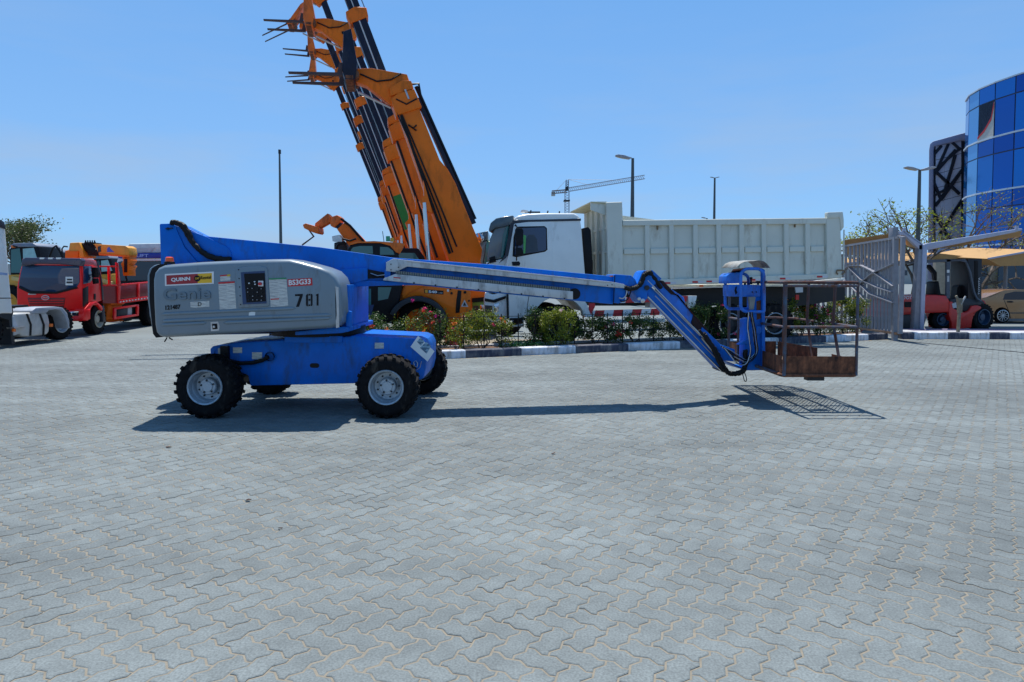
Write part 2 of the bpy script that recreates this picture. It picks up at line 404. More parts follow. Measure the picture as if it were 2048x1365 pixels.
# the sheet has a hole under the paving: built as four strips
g = MB()
def sheet(x0, y0, x1, y1, z, mat): g.add([(x0, y0, z), (x1, y0, z), (x1, y1, z), (x0, y1, z)], [(0, 1, 2, 3)], mat)
sheet(-1500, -300, 1500, .6, -.004, yard); sheet(-1500, 19.45, 1500, 2500, -.004, yard)
sheet(-1500, .6, -16.9, 19.45, -.004, yard); sheet(16.9, .6, 1500, 19.45, -.004, yard)
tag(g.build('ground', None, loc=(0, 0, 0)), kind='structure')
# leaves and scraps lying about
def scrap(u, v, s, mat, label, cat):
    p = G(u, v); b = MB(); n = 7; pts = [(p.x + s * (1 + .4 * random.random()) * math.cos(a * 6.283 / n) , p.y + s * .6 * math.sin(a * 6.283 / n), .004 + random.random() * .012) for a in range(n)]
    b.prism(pts, (0, 0, .004), mat); tag(b.build('dry_leaf', None), label, cat)
leafbrown = M('dry_leaf_brown', (.06, .03, .02), .8)
scrap(337, 896, .028, leafbrown, 'small dark dry leaf on the paving in front of the left wheel', 'leaf')
scrap(1107, 909, .018, leafbrown, 'tiny dark scrap on the paving below the middle of the boom shadow', 'leaf')
scrap(561, 1059, .014, leafbrown, 'tiny reddish brown leaf low on the left half of the paving', 'leaf')
scrap(497, 1003, .018, leafbrown, 'flat dark leaf on the paving left of centre', 'leaf')
# ============================================================ BOOM LIFT
lift = thing('boom_lift', 'blue self-propelled boom lift with grey hood and long lowered boom in mid yard', 'boom lift', (-2.7, 9.2, 0))
hp = YP(8.2)           # near face of the hood
cp = YP(8.72)          # near face of the chassis
def TB(a): return PL(0, a, 1, .113)      # boom planes (boom swings slightly away)
bp0 = TB(9.22)
# --- wheels
def tyre_mb(c, R, W, side, nlug=22, lug=.018):
    b = MB(); ax = (0, side, 0); h = W / 2
    ri = R * .58
    prof = [(h * .75, ri * .98), (h * .92, ri), (h * .99, R * .70), (h * 1.0, R * .80), (h * .93, R * .92), (h * .80, R * .97), (h * .4, R * .985), (0, R * .99), (-h * .4, R * .985), (-h * .80, R * .97), (-h, R * .8), (-h * .95, ri)]
    b.lathe(prof, c, ax, rubber, 48)
    c = Vector(c)
    for k in range(nlug):
        for sgn in (-1, 1):
            a = 2 * math.pi * (k + (.5 if sgn > 0 else 0)) / nlug
            da = 2 * math.pi / nlug
            pts = []
            # chevron lug: curved block from shoulder to centre
            for (yo, ao, r0) in ((1.02, -.22, .93), (1.02, .22, .93), (.55, .38, .975), (.05, .60, .985), (.05, .20, .985), (.55, -.05, .975)):
                aa = a + ao * da; rad = R * r0
                pts.append((c.x + rad * math.cos(aa), c.y + side * sgn * h * yo, c.z + rad * math.sin(aa)))
            top = []
            for (yo, ao, r0) in ((.97, -.18, .965), (.97, .18, .965), (.55, .33, 1.0), (.08, .54, 1.0), (.08, .24, 1.0), (.55, -.01, 1.0)):
                aa = a + ao * da; rad = R * r0 + lug
                top.append((c.x + rad * math.cos(aa), c.y + side * sgn * h * yo, c.z + rad * math.sin(aa)))
            vs = pts + top; n = 6
            b.add(vs, [list(range(n)), list(range(2 * n - 1, n - 1, -1))] + [[i, (i + 1) % n, (i + 1) % n + n, i + n] for i in range(n)], rubber)
    return b
def lift_wheel(x, y, side):
    R = .375; c = Vector((x, y, R + .012))
    ty = tyre_mb(c, R, .34, side).build('wheel', lift, smooth=40, loc=c)
    h = .17; ri = R * .58
    rm = MB(); rm.lathe([(h * .70, ri * .97), (h * .98, ri * 1.0), (h * 1.04, ri * .97), (h * .98, ri * .90), (h * .55, ri * .86), (h * .45, ri * .80), (h * .1, ri * .76), (h * .05, ri * .45), (h * .05, 0.0001)], c, (0, side, 0), rimgrey, 40)
    rm.build('rim', ty, smooth=30, loc=c)
    hb = MB(); hb.lathe([(h * .05, ri * .50), (h * .42, ri * .48), (h * .50, ri * .43), (h * .50, ri * .30), (h * .58, ri * .28), (h * .58, .0001)], c, (0, side, 0), rimgrey, 28)
    for k in range(5):
        a = k * 1.2566 + .4; q = c + Vector((ri * .36 * math.cos(a), side * h * .5, ri * .36 * math.sin(a)))
        hb.lathe([(0, .012), (.012, .012), (.014, .0001)], q, (0, side, 0), darkgrey, 8)
    hb.build('hub', ty, smooth=30, loc=c)
    bo = MB()
    for k in range(9):
        a = k * 6.2832 / 9; q = c + Vector((ri * .63 * math.cos(a), side * h * .06, ri * .63 * math.sin(a)))
        bo.lathe([(0, .011), (.022, .011), (.024, .0001)], q, (0, side, 0), darkgrey, 6)
    o = bo.build('bolt_ring', ty, loc=c)
for (x, y, sd) in ((-3.745, 8.43, -1), (-1.535, 8.43, -1), (-3.60, 10.18, 1), (-1.36, 10.18, 1)): lift_wheel(x, y, sd)
# --- chassis
ch_uv = [(421, 715), (420, 698.6), (425.5, 692.7), (452, 692.5), (460.6, 687), (569, 681), (700, 674), (704, 672), (833, 678.5), (846, 684), (852, 697), (852, 735), (847, 757), (836, 762), (704, 767.5), (500, 772), (496, 751), (472, 742), (446, 737), (440, 722), (426, 718)]
chassis = tp('chassis', ch_uv, cp, 1.15, blue, lift, bevel=.012)
tp('side_plate', quad(569, 673, 684, 686), cp.off(-.02), .03, blue, chassis, bevel=.004)
b = MB(); b.lathe([(0, .035), (.012, .035)], cp.off(-.006).at(434, 705), (0, 1, 0), black, 12); b.build('lifting_eye', chassis)
b = MB(); b.prism([cp.off(-.003).at(*q) for q in arc(624, 731.6, 4.6, 90, 270, 6) + arc(634, 731.6, 4.6, -90, 90, 6)], (0, .01, 0), black); b.build('slot', chassis)
for x in (-3.70, -1.48):
    b = MB(); b.bar((x, 8.62, .40), (x + .08, 10.05, .40), .16, .17, black); b.box((x, 8.66, .40), (.26, .12, .26), darkgrey); b.build('axle', lift, bevel=.01)
b = MB(); pts = [cp.off(-.06).at(*q) for q in ((447, 708), (458, 722), (480, 727), (505, 726), (525, 721), (537, 714))]
b.tube(pts, .026, hosem, 8); b.lathe([(-.05, .058), (.03, .052)], cp.at(541, 713), (0, 1, 0), black, 14)
b.box(cp.off(-.03).at(450, 705), (.10, .06, .16), black)
b.build('hydraulic_hose', chassis)
for k, (u0, v0, u1, v1) in enumerate(((436, 697, 444, 711), (466, 695.5, 484, 706.5), (504, 705, 524, 719), (749.5, 686, 767.5, 697.5))):
    tp('sticker', quad(u0, v0, u1, v1), cp.off(-.006), .004, print1, chassis)
tp('paper_notice', [(821, 694), (836, 672.5), (869, 703), (855, 723.5)], cp.off(-.10), .002, paper, chassis)
tp('paper_notice', [(834, 684), (841, 675.5), (849, 683), (842, 692)], cp.off(-.103), .002, photo_print, chassis)
tp('paper_notice', [(840, 696), (852.5, 684), (862, 693), (853, 708)], cp.off(-.103), .002, photo_print, chassis)
b = MB(); r0 = cp.off(-.03)
b.tube([r0.at(*q) for q in ((829, 734), (827, 725), (832, 722), (835, 727), (834, 734), (829, 734))], .006, steel, 6); b.tube([r0.at(843, 723), r0.at(840, 735), r0.at(833, 741)], .004, steel, 6)
b.build('tie_down_ring', chassis)
tp('paint_scrape', [(790, 674.0), (808, 673.3), (830, 675.2), (812, 677.0), (798, 676.0)], YP(8.9), .02, yellowm, chassis)
# --- turntable
b = MB(); b.lathe([(0, .62), (.11, .62)], (-2.62, 9.25, .97), (0, 0, 1), black, 40); b.build('slewing_ring', lift)
tt = MB()
tpm(tt, [(590, 664), (684, 654), (697, 655), (697, 664), (680, 667), (590, 671)], YP(8.42), 1.5, blue)
tpm(tt, [(684, 570), (697, 570), (697, 655), (684, 657)], YP(8.55), 1.2, blue)
tpm(tt, [(692, 632), (697, 622), (703, 624), (703, 655), (692, 657)], YP(8.45), .05, blue)
tpm(tt, [(330, 664), (590, 652), (590, 667), (330, 672)], YP(8.95), .6, darkgrey)
turntable = tt.build('turntable', lift, bevel=.008)
tp('counterweight_cover', [(694.5, 574), (703, 574), (703, 648), (694.5, 652)], YP(8.75), .05, silverg, turntable, bevel=.004)
# --- hood
hood_uv = [(303.5, 600), (303, 560), (306, 545), (314, 535), (327, 529.5), (400, 524.3), (470, 521), (545, 518.6), (578, 518.2), (600, 523), (640, 534), (660, 542), (673, 555), (680, 573), (682, 600), (683, 630), (681.5, 644), (675, 653), (662, 657.3), (500, 667.3), (327, 676.5), (316, 674), (309, 666), (306, 650)]
def hood_mesh():
    """moulded cover: outline swept inwards over a rounded shoulder"""
    b = MB(); P = [hp.at(*q) for q in hood_uv]; n = len(P)
    cen = sum(P, Vector()) / n
    prof = [(.55, 0.0), (.085, 0.0), (.045, .008), (.018, .022), (.004, .040), (0.0, .058)]
    rings = []
    arr = np.array([[p.x, p.z] for p in P])
    area = .5 * sum(arr[i][0] * arr[(i + 1) % n][1] - arr[(i + 1) % n][0] * arr[i][1] for i in range(n))
    if area < 0: arr = arr[::-1]
    for dy, ins in prof:
        R = inset(arr, ins) if ins > 0 else arr
        rings.append([(q[0], 8.2 + dy, q[1]) for q in R])
    vs = [p for r in rings for p in r]; fs = [list(range(n))[::-1]]
    for r in range(len(rings) - 1):
        for i in range(n): fs.append([r * n + i, r * n + (i + 1) % n, (r + 1) * n + (i + 1) % n, (r + 1) * n + i])
    fs.append([(len(rings) - 1) * n + i for i in range(n)])
    b.add(vs, fs, hoodm)
    return b
hood = hood_mesh().build('hood', lift, smooth=50)
tp('rear_shell', [(294.5, 600), (294, 552), (298, 538), (307, 531), (318, 528), (318, 676), (308, 674), (304, 664)], YP(8.30), .45, hoodm, lift, bevel=.02, seg=3)
tp('rubber_gasket', [(299, 600), (299, 550), (304, 537), (316, 529.5), (330, 528), (330, 674), (312, 676), (306, 668), (303, 640)], YP(8.265), .05, black, lift)
# far hood on the other side of the boom
tp('far_hood', [(330, 655), (333, 560), (345, 548), (560, 536), (640, 548), (655, 562), (660, 640)], YP(9.45), .55, hoodm, lift, bevel=.05, seg=3)
def rib(pts, r):
    b = MB(); r0 = hp.off(.25 * r); P = [r0.at(*q) for q in pts]; P = [P[0] + (P[1] - P[0]) * .0] + P[1:]
    n = len(P); b.tube(P, r, hoodm, 12, rs=[r * .35] + [r] * (n - 2) + [r * .35])
    return b.build('pressed_rib', hood, smooth=80)
rib([(323, 630), (330, 628.5), (470, 622), (584, 617.3), (592, 617)], .022)
rib([(325, 643.5), (332, 642.5), (470, 636), (655, 630.7), (664, 630.4)], .024)
rib([(323, 651), (329, 650), (407, 646.3), (414, 646)], .022)
rib([(447, 646.5), (454, 645.5), (655, 636.5), (663, 636)], .024)
# control panel recess
hh = hp.off(-.012)
fr = [(470.5, 545), (473, 538.5), (484, 534), (520, 532.5), (532, 534.5), (535, 540), (539, 610), (536, 613.5), (480, 616.5), (476, 613)]
tp('panel_frame', fr, hh, .03, hoodm, hood, bevel=.01, seg=3)
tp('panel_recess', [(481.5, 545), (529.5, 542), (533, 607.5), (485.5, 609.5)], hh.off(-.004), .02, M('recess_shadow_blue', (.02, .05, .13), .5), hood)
cpn = tp('control_panel', [(488, 548), (529, 546.5), (531.5, 603), (493, 605.5)], hh.off(-.010), .02, black, hood)
b = MB(); kp = hh.off(-.016)
rnd = random.Random(4)
for r_ in range(4):
    for c_ in range(4):
        q = kp.at(497 + c_ * 9 + rnd.uniform(-1, 1), 578 + r_ * 7.4 + rnd.uniform(-1, 1)); b.lathe([(0, .006), (.02, .005), (.021, .0001)], q, (0, -1, 0), steel if rnd.random() < .6 else darkgrey, 8)
for (u, v) in ((499, 567), (510, 564), (511, 569)): b.lathe([(0, .008), (.02, .008), (.021, .0001)], kp.at(u, v), (0, -1, 0), paper, 8)
b.build('switches', cpn)
b = MB(); b.lathe([(0, .019), (.03, .019), (.035, .0001)], kp.at(521, 568), (0, -1, 0), redm, 16); b.build('stop_button', cpn)
tp('button_plate', quad(516.5, 562, 526.5, 573), kp, .003, paper, cpn)
b = MB()
for v in (540, 557.5, 574.5, 592, 609.5): b.lathe([(0, .007), (.004, .007), (.005, .0001)], hh.off(-.001).at(477.2 + (v - 540) * .06, v), (0, -1, 0), black, 8)
b.build('screws', hood)
# lettering and decals on the hood
def dec(uv, mat, k=1, name='sticker'): return tp(name, uv, hp.off(-.001 - .0016 * k), .002, mat, hood)
dec([(329.5, 548.5), (427.5, 543.5), (427.5, 568), (330, 572.5)], white_mark, 1)
dec([(332.5, 551.5), (395.5, 548), (395.5, 567), (333, 570)], M('maroon_decal', (.33, .012, .02), .4), 2)
dec([(395.5, 548), (423.5, 546.5), (424, 566), (395.5, 567)], M('yellow_decal', (.80, .45, .015), .4), 2)
txt('lettering', 'QUINN', (342.5, 565), (380.5, 562.5), 8.6, hp.off(-.006), white_mark, hood, .035)
b = MB(); b.lathe([(0, .037), (.002, .037), (.0025, .0001)], hp.off(-.006).at(394.5, 557.5), (0, -1, 0), black, 24); b.build('round_badge', hood)
txt('lettering', 'CAT', (390.5, 559.5), (399, 559), 4.0, hp.off(-.0095), M('yellow_decal', (1, 1, 0)), hood, .03)
txt('lettering', 'Rental', (401.5, 559.5), (422, 558), 6.5, hp.off(-.006), black, hood, .01)
txt('embossed_lettering', 'Genie', (327, 601.5), (422, 598), 24, hp.off(-.001), M('embossed_grey', (.12, .165, .20), .4), hood, .02, ext=.012)
txt('lettering', '121487', (331, 620.5), (361, 618.3), 9.0, hp.off(-.002), black, hood, .03)
dec([(440, 551), (460.5, 549), (461, 561.5), (441, 562.5)], print1, 1)
dec([(440, 551), (454, 549.6), (454, 552), (440, 553.4)], redm, 2); dec([(454, 549.6), (460.5, 549), (460.5, 553), (454, 553.6)], lime, 2)
dec([(436.5, 565), (469, 563), (472.5, 617.5), (439.5, 620)], print1, 1); dec([(436.6, 565), (469, 563), (469.2, 566.4), (436.8, 568.4)], redm, 2)
dec([(537.5, 557), (572.5, 555.5), (576.5, 612), (541.5, 614.5)], print1, 1); dec([(537.6, 557), (572.5, 555.5), (572.8, 558.6), (537.9, 560)], M('green_decal', (.03, .22, .10)), 2)
dec([(541.2, 598), (558, 597), (558, 599.2), (541.3, 600.2)], redm, 2)
dec([(380.5, 604.5), (418.5, 602), (419, 614), (393, 616), (381, 615)], print1, 1)
txt('lettering', 'D', (396, 612.5), (403, 612), 7.5, hp.off(-.005), black, hood, .0)
dec([(575, 559), (624, 556.2), (625, 571), (575.5, 573.6)], redm, 1)
txt('lettering', 'BS3G33', (577.5, 571.3), (621.5, 568.6), 10.8, hp.off(-.004), white_mark, hood, .03)
stencil = MB(); sp = hp.off(-.0035)
for uv in ([(590, 589), (605.5, 588.2), (605.5, 591.5), (598, 614), (592, 614.4), (599.5, 592.5), (590, 592.8)],
           [(612, 591), (614, 588.6), (616, 588.4), (616, 613), (614, 613), (612, 611)], [(621.5, 588.2), (623.5, 588.4), (625, 590), (625, 610.5), (623.5, 612.4), (621.5, 612.5)],
           [(617, 588.4), (620.5, 588.2), (620.5, 591.5), (617, 591.6)], [(617, 598.5), (620.5, 598.3), (620.5, 602), (617, 602.2)], [(617, 609.5), (620.5, 609.4), (620.5, 612.5), (617, 612.7)],
           [(632, 589.5), (637, 587.5), (637, 611.5), (633.2, 611.7), (633.2, 591.5), (632, 592)]):
    tpm(stencil, uv, sp, .003, black)
stencil.build('stencilled_number', hood, smooth=0)
dec([(498, 625.5), (503, 624), (510.5, 624.5), (510, 631.5), (497.5, 632)], paper, 1, 'torn_sticker')
b = MB(); lp = hp.off(-.004); tpm(b, [(421, 644.5), (436, 643.8), (439.5, 652), (438, 661.5), (422, 663)], lp, .006, steel); tpm(b, [(424, 648), (434, 647.5), (435, 658.5), (425, 659.5)], lp.off(-.003), .005, black); b.lathe([(0, .016), (.02, .014), (.021, .0001)], lp.at(429, 654), (0, -1, 0), steel, 12)
b.build('latch', hood)
tp('reflective_tape', [(670, 573), (677, 575), (678.5, 655), (672, 656.5)], hp.off(-.0), .004, steel, hood)
b = MB(); b.lathe([(0, .062), (.025, .062), (.03, .05)], hp.off(.12).at(339, 528.5), (0, 0, 1), black, 16); b.build('beacon_base', hood)
b = MB(); q = hp.off(.12).at(339, 524); b.lathe([(0, .050), (.05, .044), (.058, .03), (.058, .0001)], q, (0, 0, 1), M('orange_beacon_lens', (.85, .10, .01), .2), 16); b.build('beacon', hood)
b = MB(); q = YP(8.3)
b.tube([q.at(329, 684), q.at(334, 676)], .008, black, 6); b.tube([q.at(345, 680), q.at(338, 676)], .008, black, 6); b.build('hanging_clips', lift)
# --- boom
boom_uv = [(319, 450.5), (322, 448.5), (347, 446.5), (362, 450), (405, 472), (640, 494.8), (785, 515.8), (988, 530), (1175, 548.5), (1226.5, 553.5), (1226, 609), (1075, 595), (833, 570.5), (683, 573), (640, 575), (470, 560), (323, 560)]
boom = tp('boom', boom_uv, bp0, .36, blue, lift, bevel=.012)
tp('riser_plate', [(319, 450), (321, 448), (344, 447.5), (349, 451), (369, 495), (395, 525), (395, 560), (323, 560)], bp0.off(-.03), .035, blue, lift, bevel=.006)
tp('side_plate', [(349, 451), (410, 473), (452, 493), (461, 502), (463, 512), (462, 524), (395, 524), (370, 494)], bp0.off(-.015), .018, blue, boom, bevel=.005)
b = MB(); b.lathe([(0, .016), (.02, .016)], bp0.off(-.03).at(337, 458), (0, -1, 0), black, 10); b.bar(bp0.off(-.04).at(331, 458), bp0.off(-.04).at(345, 456.5), .012, .012, darkgrey); b.build('pivot_pin', boom)
b = MB(); b.tube([bp0.off(.1).at(374, 457.5), bp0.off(.1).at(405, 472.5)], .022, chrome, 8); b.build('cylinder_rod', boom)
sup = MB(); tpm(sup, [(600, 545), (735, 536), (735, 560), (683, 572), (600, 572)], bp0.off(-.05), .06, blue); tpm(sup, [(684, 560), (812, 564), (812, 570), (690, 574.5)], bp0.off(-.03), .05, blue)
sup.build('boom_cradle', boom, bevel=.006)
b = MB(); tpm(b, [(735.5, 539), (768, 545), (768, 556), (735.5, 558)], bp0.off(-.03), .03, black); b.build('boom_opening', boom)
b = MB()
for k in range(3): b.tube([bp0.off(-.05).at(741 + k, 547 + k * 3), bp0.off(-.06).at(755, 552 + k * 1.5), bp0.off(-.07).at(770, 550 + k * 2)], .007, black if k else steel, 6)
b.build('hydraulic_hose', boom)
tp('valve_block', quad(769, 541, 781, 557), bp0.off(-.09), .07, blue, boom, bevel=.006)
tpu = tp('cable_track', [(772, 525.4), (786.6, 517.6), (812.4, 520.6), (1223, 564), (1249, 569), (1249, 577), (1220, 574.7), (814, 533.5), (791.5, 544.7), (772, 542.5)], bp0.off(-.10), .09, alu, boom, bevel=.005)
tp('track_lip', [(813, 520.9), (1223, 564.2), (1223, 566.0), (813, 523.0)], bp0.off(-.112), .012, alu, tpu)
b = MB()
for (u, v) in ((782, 529), (782, 540), (797, 535), (1215, 571), (1224, 570)): b.lathe([(0, .008), (.008, .008), (.009, .0001)], bp0.off(-.112 if False else -.10).at(u, v), (0, -1, 0), darkgrey, 8)
b.build('bolts', tpu)
tpl = tp('cable_tray', [(766, 561), (768, 557), (790, 548.5), (1146, 583.4), (1146, 599.5)], bp0.off(-.13), .12, alu, boom, bevel=.004)
b = MB()
for k in range(8): b.lathe([(0, .012), (.01, .012), (.011, .0001)], bp0.off(-.13).at(868 + k * 43 - 40, 566.5 + k * 4.45), (0, -1, 0), darkgrey, 8)
b.build('bolts', tpl)
tp('warning_sticker', [(787, 554.3), (801, 555.6), (801, 563.5), (787, 562.2)], bp0.off(-.133), .002, print1, tpl); tp('warning_sticker', [(787, 554.3), (801, 555.6), (801, 557.7), (787, 556.4)], bp0.off(-.135), .002, redm, tpl)
n = 74
for k in range(n):
    u = 791 + (1141 - 791) * (k + .5) / n; v = 544.6 + (579.6 - 544.6) * (k + .5) / n
    if k == 0:
        b = MB(); b.prism([bp0.off(-.12).at(*q) for q in ((u - 1.9, v - 3.2), (u + 1.9, v - 2.8), (u + 1.9, v + 3.6), (u - 1.9, v + 3.2))], bp0.n * .08, M('cable_chain_link', (.13, .14, .13), .45, metal=.4, var=.4)); link0 = b.build('chain_link', tpl, bevel=.003, seg=1); base_p = bp0.off(-.12).at(u, v); lp0 = link0.location.copy()
    else:
        c = link0.copy(); COL.objects.link(c); c.parent = tpl; c.location = lp0 + (bp0.off(-.12).at(u, v) - base_p)
b = MB(); b.lathe([(-.02, .075), (.06, .075), (.065, .0001)], bp0.off(-.02).at(1149, 588), (0, -1, 0), black, 24); b.build('roller', boom)
# boom nose
nose = MB(); tpm(nose, [(1228, 551), (1230, 549), (1263, 551.5), (1271, 560), (1276, 572), (1268, 578), (1252, 576), (1250, 603), (1237, 607.5), (1226, 606)], bp0.off(-.04), .44, blue)
nose_o = nose.build('boom_nose', lift, bevel=.008)
b = MB(); b.tube([bp0.off(-.05).at(1229.5, 551), bp0.off(-.05).at(1227, 606)], .006, black, 6); tpm(b, quad(1220, 551.5, 1229, 554), bp0, .3, amber); b.build('wear_pad', nose_o)
tp('cable_tray_end', [(1224, 566), (1250, 570), (1250, 576), (1224, 574)], bp0.off(-.09), .06, alu, nose_o)
knu = tp('knuckle', [(1268, 574), (1274, 569), (1284, 546), (1288, 541.5), (1305, 540.5), (1311, 546), (1324, 558), (1312, 568), (1304, 575), (1296, 577), (1295, 597), (1288, 606), (1280, 605.5), (1275, 597), (1270, 588), (1264, 578)], bp0.off(-.02), .36, blue, lift, bevel=.01)
b = MB()
for (u, v, r) in ((1293.5, 576, .035), (1285, 602, .03), (1278, 598, .022)): b.lathe([(-.02, r), (.025, r), (.03, .0001)], bp0.off(-.03).at(u, v), (0, -1, 0), steel if r < .033 else darkgrey, 14)
b.build('pivot_pin', knu)
hz = bp0.off(-.07)
def hose(uvs, r, mat=hosem, par=lift, pl=None, name='hose', n=8, wob=0):
    pl = pl or hz; b = MB(); P = [pl.at(*q) for q in uvs]
    out = []                       # Catmull-Rom
    for i in range(len(P) - 1):
        p0, p1, p2, p3 = P[max(i - 1, 0)], P[i], P[i + 1], P[min(i + 2, len(P) - 1)]
        for k in range(6):
            t = k / 6; q = .5 * ((2 * p1) + (p2 - p0) * t + (2 * p0 - 5 * p1 + 4 * p2 - p3) * t * t + (3 * p1 - p0 - 3 * p2 + p3) * t ** 3)
            out.append(q + Vector([random.uniform(-wob, wob) for _ in range(3)]))
    out.append(P[-1]); b.tube(out, r, mat, n, rs=[r * (1 + random.uniform(-.08, .12) * (1 if wob else .2)) for _ in out]); return b.build(name, par)
hose([(341, 446), (352, 445), (366, 451), (376, 464), (385, 482), (398, 498), (415, 510), (436, 517), (462, 519)], .030, hosem, boom, bp0.off(-.05), 'hose_bundle', 10, .004)
hose([(347, 447), (358, 450), (369, 462), (380, 481), (394, 498), (412, 512), (436, 521), (462, 523)], .022, black, boom, bp0.off(-.05), 'hose_bundle', 8, .003)
hose([(1250, 575), (1262, 578), (1274, 575), (1284, 564), (1289, 551), (1297, 545), (1303, 549)], .033, hosem, lift, hz, 'hose_bundle', 10, .005)
hose([(1240, 602), (1248, 603), (1256, 598), (1260, 588), (1263, 577)], .009, black, lift, hz, 'hose')
hose([(1238, 596), (1246, 597), (1252, 590), (1254, 580)], .009, steel, lift, hz, 'hose')
# --- jib: two parallel arms, rods between
jp = bp0.off(.06)
jl = tp('jib_arm', [(1293, 575), (1300, 573.5), (1308, 578), (1452.5, 733), (1452, 743), (1442, 743.5), (1296, 592)], jp.off(-.05), .20, blue, lift, bevel=.008)
ju = tp('jib_arm', [(1309, 569), (1318.5, 562.5), (1368, 595), (1372, 613), (1387, 629), (1382, 646), (1390, 658), (1402, 668), (1424, 680), (1441, 691), (1441, 700), (1425, 702), (1403, 684), (1378, 655)], jp, .16, blue_worn, lift, bevel=.006)
tp('rust_patch', [(1318.5, 560.5), (1327, 562), (1354, 591), (1370, 609), (1384, 625), (1416, 660), (1418, 669), (1406, 674), (1390, 658), (1383, 646), (1387, 629), (1370, 610), (1357, 592), (1342, 589), (1328, 575)], jp.off(-.012), .19, M('dark_rust', (.025, .009, .009), .85, var=.3, bump=.4), ju, bevel=.004)
b = MB()
for (a, c, r, m) in (((1295, 561), (1412, 681), .012, chrome), ((1300, 572), (1400, 672), .007, steel), ((1296, 594), (1442, 742), .010, chrome), ((1310, 592), (1440, 726), .006, steel), ((1403, 676), (1434, 714), .016, steel)):
    b.tube([jp.off(-.07).at(*a), jp.off(-.07).at(*c)], r, m, 8)
b.build('cylinder_rod', ju)
tp('jib_bracket', [(1405, 655), (1432, 680), (1443, 692), (1440, 702), (1423, 689), (1400, 665)], jp.off(-.03), .22, blue, ju, bevel=.005)
b = MB(); tpm(b, [(1438, 735), (1447, 736), (1453, 745), (1449, 746), (1438, 741)], jp.off(-.06), .24, darkgrey); b.build('jib_foot', jl, bevel=.006)
hose([(1303, 549), (1312, 562), (1322, 576)], .03, hosem, ju, jp.off(-.06), 'hose_bundle', 10, .004)
hose([(1407, 668), (1418, 684), (1430, 701), (1439, 718), (1448, 735), (1456, 745), (1466, 748), (1478, 746), (1487, 741), (1491, 728), (1490, 700)], .034, hosem, lift, jp.off(-.10), 'hose_bundle', 10, .006)
hose([(1398, 660), (1412, 679), (1426, 700), (1436, 722), (1446, 738)], .022, black, lift, jp.off(-.12), 'hose_bundle', 8, .005)
# bracket carrying the basket
bk = MB()
tpm(bk, [(1428, 692), (1443, 690), (1463, 697), (1470, 699), (1470, 724), (1461, 723), (1445, 722), (1434, 718)], jp, .22, blue)
tpm(bk, [(1457, 724), (1490, 737), (1529, 738), (1529, 741), (1492, 741.5), (1470, 733)], jp.off(.02), .5, blue)
bracket = bk.build('basket_bracket', lift, bevel=.008)
pp = bp0.off(.02)
post = MB(); tpm(post, [(1509, 594), (1524, 590), (1530, 600), (1531, 738), (1493, 741), (1496, 700), (1500, 650)], pp, .10, blue)
tpm(post, [(1524, 537), (1530, 540), (1529, 730), (1524, 738)], pp.off(-.04), .05, blue)
tpm(post, [(1492, 640), (1500, 636), (1500, 740), (1490, 740)], pp.off(-.02), .20, blue)
posto = post.build('basket_post', lift, bevel=.006)
tp('rust_patch', [(1513, 603), (1524, 600), (1524, 637), (1514, 640)], pp.off(-.006), .008, rust, posto)
tp('gusset', [(1513, 652), (1529, 655), (1521, 668), (1513, 668)], pp.off(-.03), .03, blue, posto, bevel=.004)
tp('gusset', [(1477, 690), (1494, 680), (1494, 668), (1497, 668), (1497, 690)], pp.off(-.05), .1, blue, posto, bevel=.004)
tp('gauge', [(1498, 594), (1512, 594), (1508, 620), (1501, 620)], pp.off(-.08), .05, M('dirty_grey_cover', (.22, .22, .20), .7, var=.3), posto, bevel=.01)
for k in range(9):
    rr = random.Random(k + 20)
    a = 1480 + rr.uniform(-1, 14); c = 1496 + rr.uniform(0, 18)
    hose([(1441 + k, 692 + k * .6), (1460 + rr.uniform(-4, 4), 702 + k * 1.2), (1478 + rr.uniform(-5, 5), 714 + k * 1.8), (1495 + rr.uniform(-4, 4), 720 + k * 1.0), (c + 2, 706 + rr.uniform(-6, 4)), (c, 680 + rr.uniform(-8, 8)), (c - 3, 655), (1500 + rr.uniform(-5, 5), 625)], .0065, [steel, hosem, black, hosem][k % 4], lift, pp.off(-.10 - .012 * k), 'cable', 6, .002)
hose([(1484, 745), (1487, 755), (1489, 762), (1492, 763), (1493, 757), (1489, 745)], .006, black, lift, pp.off(-.1), 'cable', 6)
# --- basket (real rectangle: X 3.52..4.49, Y 8.86..11.05)
X0, X1, YN, YF, ZF, ZT, ZM = 3.53, 4.50, 8.86, 11.08, .49, 1.665, 1.085
basket = bpy.data.objects.new('basket', None); COL.objects.link(basket); basket.parent = lift; basket.location = Vector((4.0, 9.9, .45)) - wloc(lift)
CH = .22
def rail(z, r, pts, mat=blue_faded, closed=False, name='rail'):
    b = MB(); P = [Vector((x, y, z)) for x, y in pts]
    if closed: P.append(P[0])
    for i in range(len(P) - 1): b.tube([P[i], P[i + 1]], r, mat, 10)
    for p in P: b.lathe([(-r, .0001), (-r * .7, r * .7), (0, r), (r * .7, r * .7), (r, .0001)], p, (0, 0, 1), mat, 8)
    return b.build(name, basket, smooth=60)
ring = [(X0 - .0, YN + CH * .2), (X0 + .02, YN), (X1 - .05, YN), (X1, YN + .05), (X1, YF - .3), (X1 - .2, YF), (X0, YF)]
rail(ZT, .021, ring, closed=True, mat=M('rusty_blue_tube', (.05, .10, .14), .6, var=.4, scale=14, dirt=(.10, .035, .02), dirt_amt=1.2, dscale=6), name='top_rail')
rail(ZT - .045, .018, [(X0 + .02, YN - .02), (X1 - .03, YN - .02)], name='top_rail')
rail(ZM, .019, [(X0, YF), (X0, YN + .2), (X0 + .02, YN), (X1, YN)], name='mid_rail')
